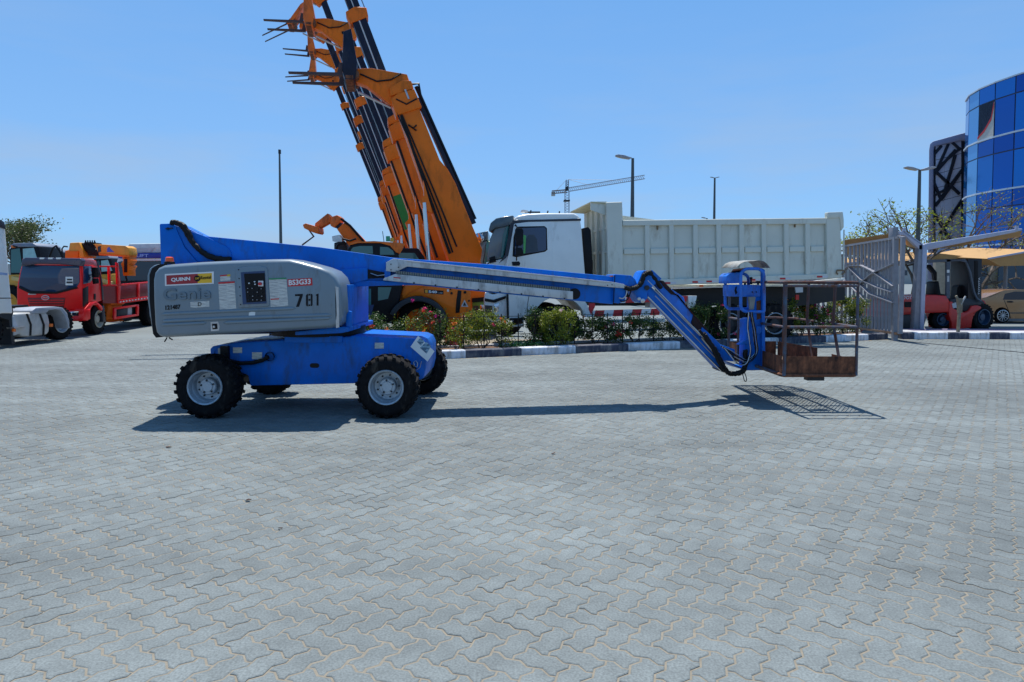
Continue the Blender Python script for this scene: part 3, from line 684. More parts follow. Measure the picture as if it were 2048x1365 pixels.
rail(ZM, .018, [(X1, YN), (X1, YN + .62)], name='mid_rail'); rail(ZM, .018, [(X0 + .5, YF), (X1 - .2, YF), (X1, YF - .3), (X1, YF - .9)], name='mid_rail', mat=MATS['rusty_blue_tube'])
rail(.452, .022, ring, closed=True, mat=rust, name='floor_frame')
b = MB(); b.tube([pp.at(1512, 732), (X0 + .02, YN + .12, .452), (X0 + .06, YN, .452)], .022, blue_faded, 10); b.build('floor_frame', basket)
for (x, y, z0, z1, r) in ((X0 + .02, YN, .45, ZT, .024), (X1, YN + .02, .45, ZT, .019), (X0, YF, .45, ZT - .2, .022), (X1 - .12, YF - .1, .45, ZT, .022), (X0 - .01, 10.6, .46, 1.3, .018)):
    b = MB(); b.tube([(x, y, z0), (x, y, z1)], r, blue_faded if x < 4.2 or y < 9 else MATS['rusty_blue_tube'], 12); b.build('post', basket)
for s_ in (0, 1):      # gate posts, bent inwards
    y = 10.35 - s_ * .85; b = MB(); b.tube([(X1 - .0, y, ZT), (X1 - .02, y, ZM), (X1, y, .98), (X1 - .04, y - .28, .50)], .02, MATS['rusty_blue_tube'], 10); b.build('gate_post', basket)
tb = .24
def toe(p, q, name='toe_board', hh_=tb):
    b = MB(); d = Vector((q[0] - p[0], q[1] - p[1], 0)); L = d.length; b.box(((p[0] + q[0]) / 2, (p[1] + q[1]) / 2, .46 + hh_ / 2), (L, .004, hh_), rust, rz=math.atan2(d.y, d.x)); return b.build(name, basket)
toe((X0 + .05, YN + .02), (X1 - .02, YN + .02)); toe((X0, YF - .05), (X0 + .01, YN + .05)); toe((X0 + .02, YF), (X1 - .2, YF)); toe((X1 - .18, YF - .02), (X1 - .01, 10.0)); toe((X1 - .01, 9.55), (X1 - .01, YN + .06), hh_=.20)
b = MB()
for y in (9.3, 9.9, 10.5): b.box(((X0 + X1) / 2, y, .445), (X1 - X0, .05, .03), rust)
for x in (X0 + .32, X0 + .65): b.box((x, (YN + YF) / 2, .447), (.045, YF - YN, .03), rust)
b.box(((X0 + X1) / 2 - .02, 8.98, .40), (.22, .12, .05), darkgrey); b.build('floor_beams', basket)
b = MB(); zz = .474; nx, ny = 34, 52          # expanded metal floor
for i in range(nx):
    for j in range(ny):
        x = X0 + .03 + (X1 - X0 - .06) * i / (nx - 1); y = YN + .04 + (YF - YN - .08) * j / (ny - 1)
        dx = (X1 - X0 - .06) / (nx - 1); dy = (YF - YN - .08) / (ny - 1)
        if i < nx - 1 and j < ny - 1:
            if (i + j) % 2 == 0: b.bar((x, y, zz), (x + dx, y + dy, zz), .010, .006, rust)
            else: b.bar((x + dx, y, zz), (x, y + dy, zz), .010, .006, rust)
b.build('mesh_floor', basket, smooth=0)
b = MB(); b.box((X0 + .45, 10.3, .50), (.36, .5, .04), M('plywood_scrap', (.40, .24, .13), .8, var=.3)); b.build('floor_plate', basket)
# console with its two guard loops
cn = PL(0, 9.62)
def loop(u0, v0, u1, v1, r_uv, pl, r, mat, par):
    pts = arc(u0 + r_uv, v0 + r_uv, r_uv, 180, 270, 5) + arc(u1 - r_uv, v0 + r_uv, r_uv, 270, 360, 5) + ([(u1, v1)] if False else arc(u1 - 3, v1 - 3, 3, 0, 90, 3)) + arc(u0 + r_uv * .9, v1 - r_uv * .9, r_uv * .9, 90, 180, 5)
    pts.append(pts[0]); b = MB(); b.tube([pl.at(*q) for q in pts], r, mat, 10, cap=False); return b.build('guard_loop', par, smooth=70)
loop(1481.5, 538, 1528, 624, 15, cn.off(-.10), .022, blue_worn, basket)
loop(1450.5, 548, 1497, 618, 12, cn.off(.22), .022, blue_worn, basket)
tp('console_cover', [(1452, 562), (1453, 553), (1459, 547.5), (1482, 544), (1487, 541), (1482, 550), (1482, 567), (1452, 568)], cn.off(.05), .35, blue_worn, basket, bevel=.006)
b = MB(); v_ = [cn.off(.30).at(1462, 546), cn.off(.30).at(1491, 542), cn.off(-.08).at(1493, 537.5), cn.off(-.08).at(1466, 540.5)]
b.prism(v_, (0, 0, .012), M('rusty_cover_top', (.30, .11, .045), .7, var=.4)); b.build('console_top_plate', basket)
cbx = tp('control_box', [(1457.5, 572), (1459, 570), (1485, 570), (1520, 570.5), (1522, 573), (1521, 594), (1486, 594), (1458, 593.5)], cn, .28, blue_worn, basket, bevel=.008)
b = MB()
for (u, v) in ((1504.5, 584.5), (1512.5, 584.5)): b.lathe([(0, .010), (.006, .010), (.007, .0001)], cn.at(u, v), (0, -1, 0), black, 10)
tpm(b, [(1471, 574), (1474, 573), (1473, 580), (1475, 586), (1471, 590), (1469, 582)], cn.off(-.003), .004, black); b.build('bolt_holes', cbx)
b = MB(); q = cn.off(.12)
b.lathe([(0, .022), (.02, .02), (.03, .012), (.07, .012), (.08, .022), (.10, .02), (.105, .0001)], q.at(1502, 569), (0, 0, 1), black, 12); b.lathe([(0, .016), (.03, .014), (.031, .0001)], q.at(1490, 570), (0, 0, 1), black, 10); b.lathe([(0, .016), (.03, .014), (.031, .0001)], q.at(1516, 570), (0, 0, 1), black, 10); b.build('joystick', cbx)
# curved sheet canopy over the console
b = MB(); A = cn.off(-.12); B_ = cn.off(.30); cv = [(1473, 536.5), (1480, 529), (1489, 525), (1499, 523.5), (1509, 523.0), (1517, 522.0), (1527, 523.5), (1534, 528.5), (1540, 536.5)]
vs = [A.at(*q) for q in cv] + [A.at(u - 11, v + 3.0) + Vector((0, .42, .03)) for u, v in cv]
nn = len(cv); vs += [Vector(q) + Vector((0, 0, .006)) for q in vs]
fs = []
for i in range(nn - 1): fs += [[i, i + 1, nn + i + 1, nn + i], [2 * nn + i, 3 * nn + i, 3 * nn + i + 1, 2 * nn + i + 1], [i, 2 * nn + i, 2 * nn + i + 1, i + 1], [nn + i, nn + i + 1, 3 * nn + i + 1, 3 * nn + i]]
fs += [[0, nn, 3 * nn, 2 * nn], [nn - 1, 3 * nn - 1, 4 * nn - 1, 2 * nn - 1]]
b.add(vs, fs, M('bent_grey_sheet', (.30, .30, .27), .55, metal=.3, var=.3, scale=9, dirt=(.10, .07, .04), dirt_amt=.4)); b.build('console_canopy', basket, smooth=60)
# ============================================================ KERBS, PLANTER
def kerb_run(name, A, B, bounds_u, colors, zh, label, depth=.28):
    """painted kerb of separate blocks from ground point A to B; bounds given where the paint changes"""
    A = Vector(A); B = Vector(B); d = (B - A); d.z = 0; L = d.length; d.normalize(); nrm = Vector((-d.y, d.x, 0))
    pl = PL(A.x, A.y, d.x, d.y); par = thing(name, label, 'kerb', A)
    xs = []
    for u in bounds_u:
        p = pl.at(u, 700); xs.append((p - Vector((A.x, A.y, p.z))).dot(d))
    kb = [M('kerb_white', (.62, .64, .68), .6, var=.08, scale=5, dirt=(.22, .20, .17), dirt_amt=.45, dscale=7), M('kerb_dark_blue', (.022, .028, .055), .6, var=.2, scale=5, dirt=(.20, .20, .2), dirt_amt=.4, dscale=7)]
    for i in range(len(xs) - 1):
        a, c = xs[i] + .004, xs[i + 1] - .004
        k = max(1, round((c - a) / .7))
        prof = [(0, -.03), (.0, zh - .03), (.02, zh), (depth, zh), (depth, -.03)]
        b = MB(); P = [A + d * a + nrm * y + Vector((0, 0, z)) for y, z in prof]
        b.prism(P, d * (c - a), kb[colors[i]]); b.build('kerb_block', par, bevel=.008, seg=1)
    return par
kA = (kerbA.x, kerbA.y, 0); kB = (kerbB.x, kerbB.y, 0)
kerb_run('kerb', kA, kB, [600, 735, 830, 932, 1043, 1152, 1257, 1361, 1455, 1530, 1558, 1652, 1737, 1776], [1, 0, 1, 0, 1, 0, 1, 0, 1, 0, 1, 0, 1][:13] if False else [1, 1, 0, 1, 0, 1, 0, 1, 0, 1, 0, 1][0:0] or [0, 1, 0, 1, 0, 1, 0, 1, 0, 0, 1, 0, 1], .17, 'black and white painted kerb along the flower bed behind the boom lift')
kd = Vector((kerbB.x - kerbA.x, kerbB.y - kerbA.y, 0)).normalized(); kn = Vector((-kd.y, kd.x, 0))
def kpt(s_, off, z=0): return Vector((kerbA.x, kerbA.y, z)) + kd * s_ + kn * off
def k_at(u, off=0):
    """distance along the kerb seen at image column u, on a line set back by off"""
    q = kpt(0, off); p = PL(q.x, q.y, kd.x, kd.y).at(u, 680); return (p - Vector((q.x, q.y, p.z))).dot(kd)
b = MB(); a0, a1 = k_at(600) , k_at(1776)
P = [kpt(a0, .28, .11), kpt(a1, .28, .11), kpt(a1, 1.15, .11), kpt(a0, 1.15, .11)]
b.prism(P, (0, 0, -.15), soil); tag(b.build('flower_bed_soil', None), kind='structure')
b = MB(); n_ = 16
for i in range(n_):
    s0 = a0 + (a1 - a0) * i / n_; s1 = a0 + (a1 - a0) * (i + 1) / n_ - .01
    b.prism([kpt(s0, 1.16, -.03), kpt(s0, 1.16, .16), kpt(s0, 1.30, .16), kpt(s0, 1.30, -.03)], kd * (s1 - s0), silverg)
tag(b.build('back_edging', None, bevel=.006, seg=1), 'pale concrete edging behind the flower bed beneath the parked trucks', 'edging')
# right hand kerb and raised footway
rA = G(1803, 678.5); rB = G(2150, 679)
kerb_run('kerb', rA, rB, [1803, 1828, 1855, 1896, 1938, 1979, 2019, 2062, 2105, 2150], [1, 0, 0, 1, 0, 1, 0, 1, 0], .19, 'black and white kerb at the right edge in front of the forklift', .25)
b = MB(); b.prism([(rA.x, rA.y + .25, .17), (rB.x, rB.y + .25, .17), (rB.x + .5, rB.y + 1.75, .17), (rA.x + .3, rA.y + 1.75, .17)], (0, 0, -.2), silverg); tag(b.build('footway', None), kind='structure')
b = MB(); b.prism([(rA.x + .9, rA.y + .95, .176), (rB.x, rB.y + 1.0, .176), (rB.x + .4, rB.y + 1.75, .176), (rA.x + .9, rA.y + 1.70, .176)], (0, 0, -.004), M('purple_paving_strip', (.17, .14, .22), .85, var=.1)); tag(b.build('footway_strip', None), kind='structure')
b = MB(); a_, c_ = G(1790, 681.5), G(2080, 709); d_ = (c_ - a_).normalized(); b.bar(a_ + Vector((0, 0, .004)), c_ + Vector((0, 0, .004)), .05, .01, darkgrey)
tag(b.build('gate_track', None), 'dark steel gate track set in the paving at the lower right of the gate', 'gate track')
# small black wire edging fence in the bed
fe = thing('wire_fence', 'low black wire fence with thin stakes running through the flower bed', 'fence', kpt(0, .45))
s_ = k_at(880, .45)
pr = None; cnt = 0
while s_ < k_at(1560, .45):
    u = MB(); p = kpt(s_, .45, .11); u.tube([p, p + Vector((0, 0, .80 + random.uniform(-.03, .03)))], .012, black, 6); u.build('stake', fe); s_ += random.choice((.42, .55, .48)); cnt += 1
b = MB()
for z in (.45, .86): b.tube([kpt(k_at(880, .45), .45, z), kpt(k_at(1560, .45), .45, z)], .007, black, 5)
b.build('wire', fe)

# ============================================================ VEGETATION
def leaf_mat(name, col, var=.35, trans=.25):
    if name in MATS: return MATS[name]
    m, t, b = new_mat(name); N, L = t.nodes, t.links
    ge = N.new('ShaderNodeNewGeometry')
    mp = N.new('ShaderNodeMapRange'); mp.inputs[3].default_value = 1 - var; mp.inputs[4].default_value = 1 + var; L.new(ge.outputs['Random Per Island'], mp.inputs[0])
    s = N.new('ShaderNodeVectorMath'); s.operation = 'SCALE'; s.inputs[0].default_value = col; L.new(mp.outputs[0], s.inputs['Scale'])
    L.new(s.outputs[0], b.inputs['Base Color']); b.inputs['Roughness'].default_value = .45
    tr = N.new('ShaderNodeBsdfTranslucent'); L.new(s.outputs[0], tr.inputs['Color'])
    mx = N.new('ShaderNodeMixShader'); mx.inputs[0].default_value = trans
    L.new(b.outputs[0], mx.inputs[1]); L.new(tr.outputs[0], mx.inputs[2]); L.new(mx.outputs[0], N['Material Output'].inputs[0])
    MATS[name] = m
    return m
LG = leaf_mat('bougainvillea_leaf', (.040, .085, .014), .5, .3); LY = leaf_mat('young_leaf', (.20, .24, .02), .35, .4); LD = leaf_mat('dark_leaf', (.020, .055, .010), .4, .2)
PETAL = {'orange': leaf_mat('orange_petal', (.75, .18, .02), .2), 'pink': leaf_mat('pink_petal', (.80, .06, .18), .2), 'magenta': leaf_mat('magenta_petal', (.42, .01, .18), .3), 'yellow': leaf_mat('yellow_petal', (.85, .42, .01), .2), 'red': leaf_mat('red_petal', (.70, .05, .03), .2), 'pale': leaf_mat('pale_pink_petal', (.75, .50, .50), .2)}
def leaf(b, p, s, mat, r):
    d = Vector((r.gauss(0, 1), r.gauss(0, 1), r.gauss(0, .7))).normalized(); e = d.cross(Vector((r.gauss(0, 1), r.gauss(0, 1), r.gauss(0, 1)))).normalized()
    n = d.cross(e) * (.18 * s)
    b.add([p - d * s * .55, p - e * s * .30 + n, p + d * s * .55, p + e * s * .30 + n], [(0, 1, 2, 3)], mat)
def shrub(u, top_v, wid, label, seed, mix=(.6, .25, .15), flowers=('orange',), nfl=14, dens=1.0, off=.7, stems=5, low=.15):
    r = random.Random(seed); s = k_at(u, off); base = kpt(s, off, .11)
    zt = CAM_H - (top_v - HOR) * base.y / F_PX; H_ = zt - .11; W = wid * 1.2
    t = thing('flowering_shrub', label, 'shrub', base, 'flowering shrubs in the bed behind the kerb')
    b = MB(); tips = []
    for k in range(stems):
        a = r.uniform(0, 6.28); q = base + Vector((math.cos(a) * .06, math.sin(a) * .05, 0)); P = [q]
        for j in range(5):
            q = q + Vector((r.uniform(-1, 1) * W * .16, r.uniform(-1, 1) * .08, H_ * .18)); P.append(q)
        b.tube(P, .012, bark, 5, rs=[.016, .013, .010, .008, .006, .004]); tips += P[1:]
    b.build('stem', t)
    b = MB(); cl = []
    for k in range(int(26 * dens) + 6):
        z = low + (1 - low) * r.random() ** .75; wz = W * .5 * (1.05 - .35 * abs(z - .6) / .6)
        cl.append((base + Vector((kd.x * r.uniform(-wz, wz), r.uniform(-.28, .28), z * H_)), r.uniform(.06, .15)))
    for (c, rad) in cl:
        mk = r.random(); n = int(85 * dens * (rad / .1))
        for _ in range(n):
            p = c + Vector((r.gauss(0, rad * .6), r.gauss(0, rad * .6), r.gauss(0, rad * .55)))
            if p.z < .13: continue
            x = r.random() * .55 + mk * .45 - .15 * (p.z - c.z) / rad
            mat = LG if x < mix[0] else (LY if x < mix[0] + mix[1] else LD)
            leaf(b, p, r.uniform(.030, .060), mat, r)
    # a few long shoots
    for k in range(int(7 * dens)):
        c = r.choice(cl)[0]; d = Vector((r.uniform(-.5, .5), r.uniform(-.3, .3), r.uniform(.5, 1))).normalized()
        for j in range(12):
            if (c + d * (j * .02)).z < zt + .1: leaf(b, c + d * (j * .022) + Vector((r.gauss(0, .012),) * 3), .035, LY if r.random() < .5 else LG, r)
    b.build('foliage', t, smooth=0)
    for k in range(int(nfl * .45) + 1):
        c, rad = r.choice(cl); c = c + Vector((r.gauss(0, rad * .8), -abs(r.gauss(.05, .08)), r.gauss(.03, rad * .7))); fm = PETAL[r.choice(flowers)]
        b = MB()
        for j in range(r.randint(7, 16)): leaf(b, c + Vector((r.gauss(0, .024), r.gauss(0, .024), r.gauss(0, .02))), r.uniform(.038, .058), fm, r)
        b.build('blossom', t, smooth=0)
SH = [
 (722, 628, .8, 'dark shrub with orange blossoms just right of the grey hood', ('orange', 'red'), (.7, .1, .2), 16, 1.1, .2),
 (775, 640, .8, 'dense dark shrub with few orange flowers in front of the orange wheel', ('orange', 'red'), (.75, .05, .2), 8, .7, .05),
 (825, 640, .45, 'thin shrub with yellowish leaves against the orange wheel rim', ('orange', 'yellow'), (.5, .35, .15), 5, .28, .05),
 (868, 622, .6, 'tall reddish shrub covered in small pink and red blossoms behind the lift front wheel', ('pink', 'red', 'magenta'), (.75, .1, .15), 22, .7, .1),
 (917, 640, .45, 'airy shrub of bright small leaves on a wire stake right of the orange loader', ('pink', 'orange'), (.35, .5, .15), 8, .55, .15),
 (962, 630, .75, 'bright leafy shrub with pink top flowers below the white truck bumper', ('pink', 'orange', 'yellow'), (.35, .5, .15), 10, 1.0, .2),
 (1005, 640, .5, 'open shrub with pink flowers left of the truck step', ('pink', 'orange'), (.4, .4, .2), 9, .6, .15),
 (1065, 618, .45, 'slender tall shrub without flowers beside the truck front wheel', ('orange',), (.75, .15, .1), 2, .6, .1),
 (1116, 625, .75, 'bright yellow-green shrub in front of the truck front wheel', ('pale',), (.2, .75, .05), 4, 1.2, .1),
 (1190, 640, .9, 'dark green shrub with orange flowers left of the striped side guard', ('orange', 'pink'), (.7, .15, .15), 12, 1.1, .2),
 (1262, 638, .9, 'dark shrub with red and pink flowers below the striped side guard', ('pink', 'red'), (.7, .1, .2), 14, 1.1, .2),
 (1330, 642, .8, 'low dark shrub with a few pink flowers behind the upper jib arm', ('pink', 'yellow'), (.7, .1, .2), 10, 1.0, .2),
 (1412, 612, 1.0, 'dark rounded shrub with bright pink flowers in front of the truck rear wheels', ('pink', 'pale'), (.7, .1, .2), 14, 1.2, .1),
 (1475, 622, .8, 'dark shrub seen through the cables beside the basket post', ('pink',), (.7, .1, .2), 5, .9, .1),
 (1560, 602, .85, 'yellow-green shrub with orange flowers behind the left half of the basket', ('orange', 'yellow'), (.45, .4, .15), 12, 1.2, .1),
 (1600, 606, .7, 'shrub full of yellow and orange flowers in the middle of the basket view', ('yellow', 'orange'), (.5, .35, .15), 24, 1.1, .1),
 (1636, 606, .7, 'shrub of dark magenta flowers between the yellow one and the pale one', ('magenta', 'magenta', 'pink'), (.6, .2, .2), 30, 1.0, .1),
 (1690, 596, 1.0, 'large light green shrub with pale flowers at the right end of the bed', ('pale', 'orange', 'red'), (.4, .45, .15), 16, 1.5, .1),
]
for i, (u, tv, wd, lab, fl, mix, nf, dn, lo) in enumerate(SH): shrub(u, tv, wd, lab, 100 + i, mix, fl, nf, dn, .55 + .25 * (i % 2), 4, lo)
# low ground plant
b = MB(); r = random.Random(5)
for _ in range(1100): leaf(b, kpt(k_at(r.gauss(1055, 22), .5), .5 + r.gauss(0, .1), .11 + abs(r.gauss(0, .07))), .05, leaf_mat('ground_leaf', (.02, .11, .03), .4), r)
tag(b.build('ground_plant', None, smooth=0), 'spreading bright green ground plant at the kerb under the white truck cab', 'plant')

def tree(name, base, H_, crown_r, label, seed, leafy, levels=4, lmat=None, lsize=.12, trunk_h=.35, twig=0.012, nper=9, spread=.75, ntr=4):
    """tapered trunk, forking limbs, twigs; leaves gathered in tufts at the twig ends"""
    r = random.Random(seed); t = thing(name, label, 'tree', base); base = Vector(base)
    b = MB(); ends = []
    def grow(p, d, L, rad, lv):
        P = [p]; q = p.copy(); dd = d.copy()
        for k in range(3):
            dd = (dd + Vector((r.gauss(0, .16), r.gauss(0, .16), r.gauss(.02, .10)))).normalized(); q = q + dd * (L / 3); P.append(q)
        b.tube(P, rad, bark, 5 if lv < 2 else 4, cap=False, rs=[rad, rad * .85, rad * .7, rad * .55])
        if lv >= levels - 1: ends.append(q); ends.append(P[2])
        if lv < levels:
            for k in range(ntr if lv < 2 else 3):
                nd = (dd + Vector((r.gauss(0, spread), r.gauss(0, spread), r.gauss(.12, spread * .5)))).normalized()
                grow(P[-1] if k else P[2], nd, L * r.uniform(.58, .82), max(twig, rad * .55), lv + 1)
    grow(base, Vector((0, 0, 1)), H_ * trunk_h, H_ * .022, 0)
    b.build('trunk', t)
    if leafy:
        c = MB()
        for e in ends:
            if r.random() > leafy: continue
            rad = r.uniform(.5, 1.1) * lsize * 3
            for _ in range(nper): leaf(c, e + Vector((r.gauss(0, rad), r.gauss(0, rad), r.gauss(0, rad * .35))), r.uniform(.6, 1.3) * lsize, lmat or LG, r)
        c.build('crown', t, smooth=0)
    return t
lt = leaf_mat('acacia_leaf', (.22, .27, .02), .5, .4); lo_ = leaf_mat('olive_leaf', (.065, .085, .02), .4, .35)
def gx(u, Y): return (u - 1024) / F_PX * Y
tree('tree', (gx(52, 44), 44, 0), 6.6, 1.8, 'olive green loose tree above the parked machines at the left edge', 11, .95, lmat=lo_, lsize=.15, nper=14, levels=4)
tree('tree', (gx(1745, 33), 33, 0), 5.6, 2, 'sparse tree with pale green tufts between the tipper truck and the gate', 21, .22, lmat=lt, lsize=.12, nper=12)
tree('tree', (gx(1822, 31), 31, 0), 6.2, 2, 'half bare tree with yellow-green tufts behind the twin lamp post', 22, .17, lmat=lt, lsize=.12, nper=12, spread=.85)
tree('bare_tree', (gx(1895, 34), 34, 0), 6.8, 2, 'leafless grey-brown tree in front of the lattice building', 23, .10, lmat=lt, lsize=.10, nper=8, levels=5, twig=.010, ntr=3, spread=.8)
tree('bare_tree', (gx(1950, 36), 36, 0), 6.6, 2, 'leafless twiggy tree in front of the blue glass building', 24, .12, lmat=lo_, lsize=.12, nper=10, levels=5, twig=.010, ntr=3, spread=.8)

# ============================================================ TELEHANDLERS
tF = Vector((-.98, -.2, 0)).normalized(); tS = Vector((.2, -.98, 0)).normalized()
ELEV = math.radians(69)
def tele(k, label, tip_len, full, green=False):
    ELEV = math.radians(69 + (0, .5, -.7, 0, .6, -.4, .8, -.5)[k])
    orange = M('orange_paint_%s' % 'abcdefgh'[k], [(.80, .155, .003), (.74, .145, .004), (.78, .17, .006), 0, (.82, .15, .003), (.68, .13, .004), (.80, .175, .008), (.72, .14, .004)][k], .48, var=.1, scale=2, dirt=(.34, .09, .012), dirt_amt=.3, coat=.05, spec=.25)
    O = Vector((-1.27 - .208 * 3.25 * k, 17.83 + 3.25 * k, 0))
    t = thing('telehandler', label, 'telehandler', O, 'orange telehandlers parked in a row with raised booms')
    def Wd(s, wv, z): return O + tF * s + tS * wv + Vector((0, 0, z))
    piv = (0, 2.3); ax = (math.cos(ELEV), math.sin(ELEV)); nx = (-ax[1], ax[0])      # n>0 = rear/top side... forward axis s
    def B(a, n, wv=0):
        a = a - .75 * min(1, max(0, (a - 1.7) / .9))
        return Wd(piv[0] + ax[0] * a + nx[0] * n, wv, piv[1] + ax[1] * a + nx[1] * n)
    def bprism(b, pts, w0, w1, mat): b.prism([B(a, n, w0) for a, n in pts], tS * (w1 - w0), mat)
    b = MB(); bprism(b, [(-.2, -.42), (4.7, -.26), (4.7, .27), (3.25, .29), (2.95, .40), (2.35, .46), (1.3, .46), (.55, .48), (0, .50), (-.35, .30), (-.4, -.2)], -.24, .24, orange)
    ob = b.build('outer_boom', t, bevel=.02)
    if green and k == 4:
        b = MB(); bprism(b, [(2.3, -.24), (4.1, -.20), (4.1, .20), (2.3, .26)], .245, .25, greenpanel); b.build('green_panel', ob)
    b = MB(); bprism(b, [(4.62, -.34), (5.05, -.32), (5.12, -.1), (5.1, .32), (4.62, .34)], -.28, .28, orange); bprism(b, [(5.12, -.30), (5.32, -.25), (5.40, .1), (5.32, .33), (5.12, .32)], -.24, .24, orange)
    b.build('boom_head', ob, bevel=.02)
    b = MB(); b.tube([B(.8, .64), B(5.2, .43)], .05, black, 8); bprism(b, [(.7, .50), (4.9, .31), (4.9, .40), (.7, .62)], -.1, .1, boomblack); b.tube([B(4.9, .45), B(5.25, .52), B(5.3, .30)], .03, black, 6); b.build('extension_cylinder', ob)
    if full:
        b = MB()
        for (a0_, n0, a1_, n1) in ((.3, -.1, 4.6, -.20), (.2, -.25, 2.4, -.22), (2.4, -.22, 4.7, -.3)): b.tube([B(a0_, n0, .26), B((a0_ + a1_) / 2, (n0 + n1) / 2 + .02, .265), B(a1_, n1, .26)], .022, hosem, 6)
        b.build('hose', ob)
        b = MB(); b.tube([B(4.25, .05, .26), B(4.2, -.05, .27), B(4.32, -.14, .265), B(4.12, .0, .265)], .02, black, 5); b.tube([B(5.0, -.2, .28), B(4.8, .0, .29), B(4.85, .3, .29)], .02, hosem, 6); b.tube([B(5.15, .1, .28), B(4.9, .1, .29)], .025, steel, 6); b.build('hose', ob)
    b = MB()
    for q_ in (-.30, -.27): b.tube([B(.2, q_ - .04, .25), B(2.4, q_ - .01, .26), B(4.6, q_ + .06, .25)], .022, hosem, 5)
    b.build('hose', ob)
    b = MB(); b.tube([B(1.62, -.48, .33), Wd(.88, .34, 1.7)], .055, chrome, 12); b.tube([Wd(.89, .34, 1.9), Wd(.85, .34, 1.0)], .085, darkgrey, 12); bprism(b, [(1.3, -.38), (2.9, -.30), (2.2, -.42), (1.75, -.58), (1.5, -.58)], .12, .36, orange); b.build('lift_cylinder', t)
    if tip_len > 5.6:
        s1 = min(tip_len, 8.4); s2 = min(tip_len, 10.9)
        b = MB(); bprism(b, [(5.0, -.22), (s1, -.21), (s1, .21), (5.0, .22)], -.19, .19, boomblack); so_ = b.build('boom_section', t, bevel=.01, seg=1)
        b = MB(); bprism(b, [(5.0, -.03), (s1, -.03), (s1, .01), (5.0, .01)], .19, .20, silverg); b.build('wear_strip', so_)
        if tip_len > 8.7:
            b = MB(); bprism(b, [(8.2, -.30), (8.55, -.30), (8.62, 0), (8.5, .32), (8.25, .28)], -.24, .24, orange); b.build('boom_collar', so_, bevel=.015, seg=1)
            b = MB(); bprism(b, [(s1, -.17), (s2, -.16), (s2, .16), (s1, .17)], -.15, .15, boomblack); so2 = b.build('boom_section', t, bevel=.01, seg=1)
            b = MB(); bprism(b, [(s1 + .1, -.03), (s2, -.03), (s2, .00), (s1 + .1, .00)], .15, .157, silverg); b.tube([B(8.5, .30), B(12, .22)] if tip_len > 12 else [B(5.3, .42), B(8.4, .30)], .018, steel, 6); b.build('wear_strip', so2)
        if tip_len > 11.2:
            b = MB(); bprism(b, [(10.7, -.24), (11.0, -.24), (11.05, 0), (10.95, .26), (10.7, .22)], -.20, .20, orange); b.build('boom_collar', so_, bevel=.015, seg=1)
            b = MB(); bprism(b, [(s2, -.135), (tip_len, -.13), (tip_len, .13), (s2, .135)], -.12, .12, boomblack); b.build('boom_section', t, bevel=.01, seg=1)
    # gooseneck, carriage and forks
    T = B(tip_len, 0); ts, tz = (T - O).dot(tF), T.z
    def H(ds, dz, wv=0): return Wd(ts + ds, wv, tz + dz)
    b = MB(); b.prism([H(-.30, .0, -.17), H(-.15, .45, -.17), H(.75, .55, -.17), H(1.15, .50, -.17), H(1.20, .22, -.17), H(.85, .12, -.17), H(.12, -.42, -.17)], tS * .34, orange); gn = b.build('gooseneck', t, bevel=.02)
    if True:
        b = MB(); b.tube([H(.0, .45, .19), H(.25, .28, .2), H(.6, .22, .2), H(1.0, .38, .19)], .02, hosem, 6); b.tube([H(1.05, -.02), H(.25, -.36)], .035, steel, 8); b.lathe([(0, .05), (.02, .05), (.021, .0001)], H(.15, .1, .17), tS, black, 10); b.build('hose', gn)
    rr = random.Random(k + 3); tilt = (0, .2, 0, .32, -.1, .5, -.05, .1)[k]
    def Cc(a, n, wv=0):      # carriage frame: a down the mast, n forward
        ca, sa = math.cos(tilt), math.sin(tilt); return H(1.22 + n * ca + a * sa, .80 - a * ca * .85 + n * sa * -1, wv)
    cm = boomblack if k in (0, 3) else orange_d
    b = MB(); b.prism([Cc(-.65, -.02, -.55), Cc(-.55, .16, -.55), Cc(.5, .20, -.55), Cc(.75, .14, -.55), Cc(.78, -.10, -.55), Cc(.3, -.16, -.55)], tS * 1.1, cm)
    b.box(Cc(.72, .03), (.22, 1.15, .12), rust, ax=(tF, tS, Vector((0, 0, 1)))); cg = b.build('fork_carriage', t, bevel=.02)
    b = MB(); b.tube([Cc(.35, -.1), Cc(.45, .0), Cc(.62, .1)], .12, orange_d, 10); b.tube([Cc(.6, -.1, -.5), Cc(.6, -.1, .5)], .10, M('rusty_brown_steel', (.14, .06, .03), .7, var=.3), 10); b.build('tilt_bracket', cg)
    fr_ = M('fork_steel', (.060, .030, .030), .6, var=.3)
    for wv in (-.42, .42):
        b = MB(); p0 = [Cc(.30, .2, wv - .06), Cc(.66, .2, wv - .06), Cc(.68, 1.45, wv - .04), Cc(.64, 1.45, wv - .04), Cc(.58, .32, wv - .06), Cc(.30, .27, wv - .06)]
        b.prism(p0, tS * .11, fr_); b.build('fork', t)
    # body
    fs_ = [(-1.3, .55), (-1.35, 1.95), (-.75, 2.25), (.1, 2.2), (.35, 1.9), (.9, 1.85), (1.5, 1.7), (1.5, .55)]
    if not full:
        b = MB(); b.prism([Wd(s, -.9, z) for s, z in fs_], tS * 1.8, orange); b.build('body', t, bevel=.03)
        b = MB(); b.prism([Wd(s, .1, z) for s, z in ((.9, 1.0), (.8, 2.35), (1.0, 2.62), (2.1, 2.62), (2.4, 2.0), (2.45, 1.0))], tS * .85, black); cb = b.build('cab', t, bevel=.04)
        b = MB(); b.prism([Wd(s, .955, z) for s, z in ((1.0, 1.5), (.98, 2.3), (1.1, 2.48), (2.0, 2.48), (2.2, 2.0), (2.25, 1.5))], tS * .01, teal_glass); b.build('side_window', cb)
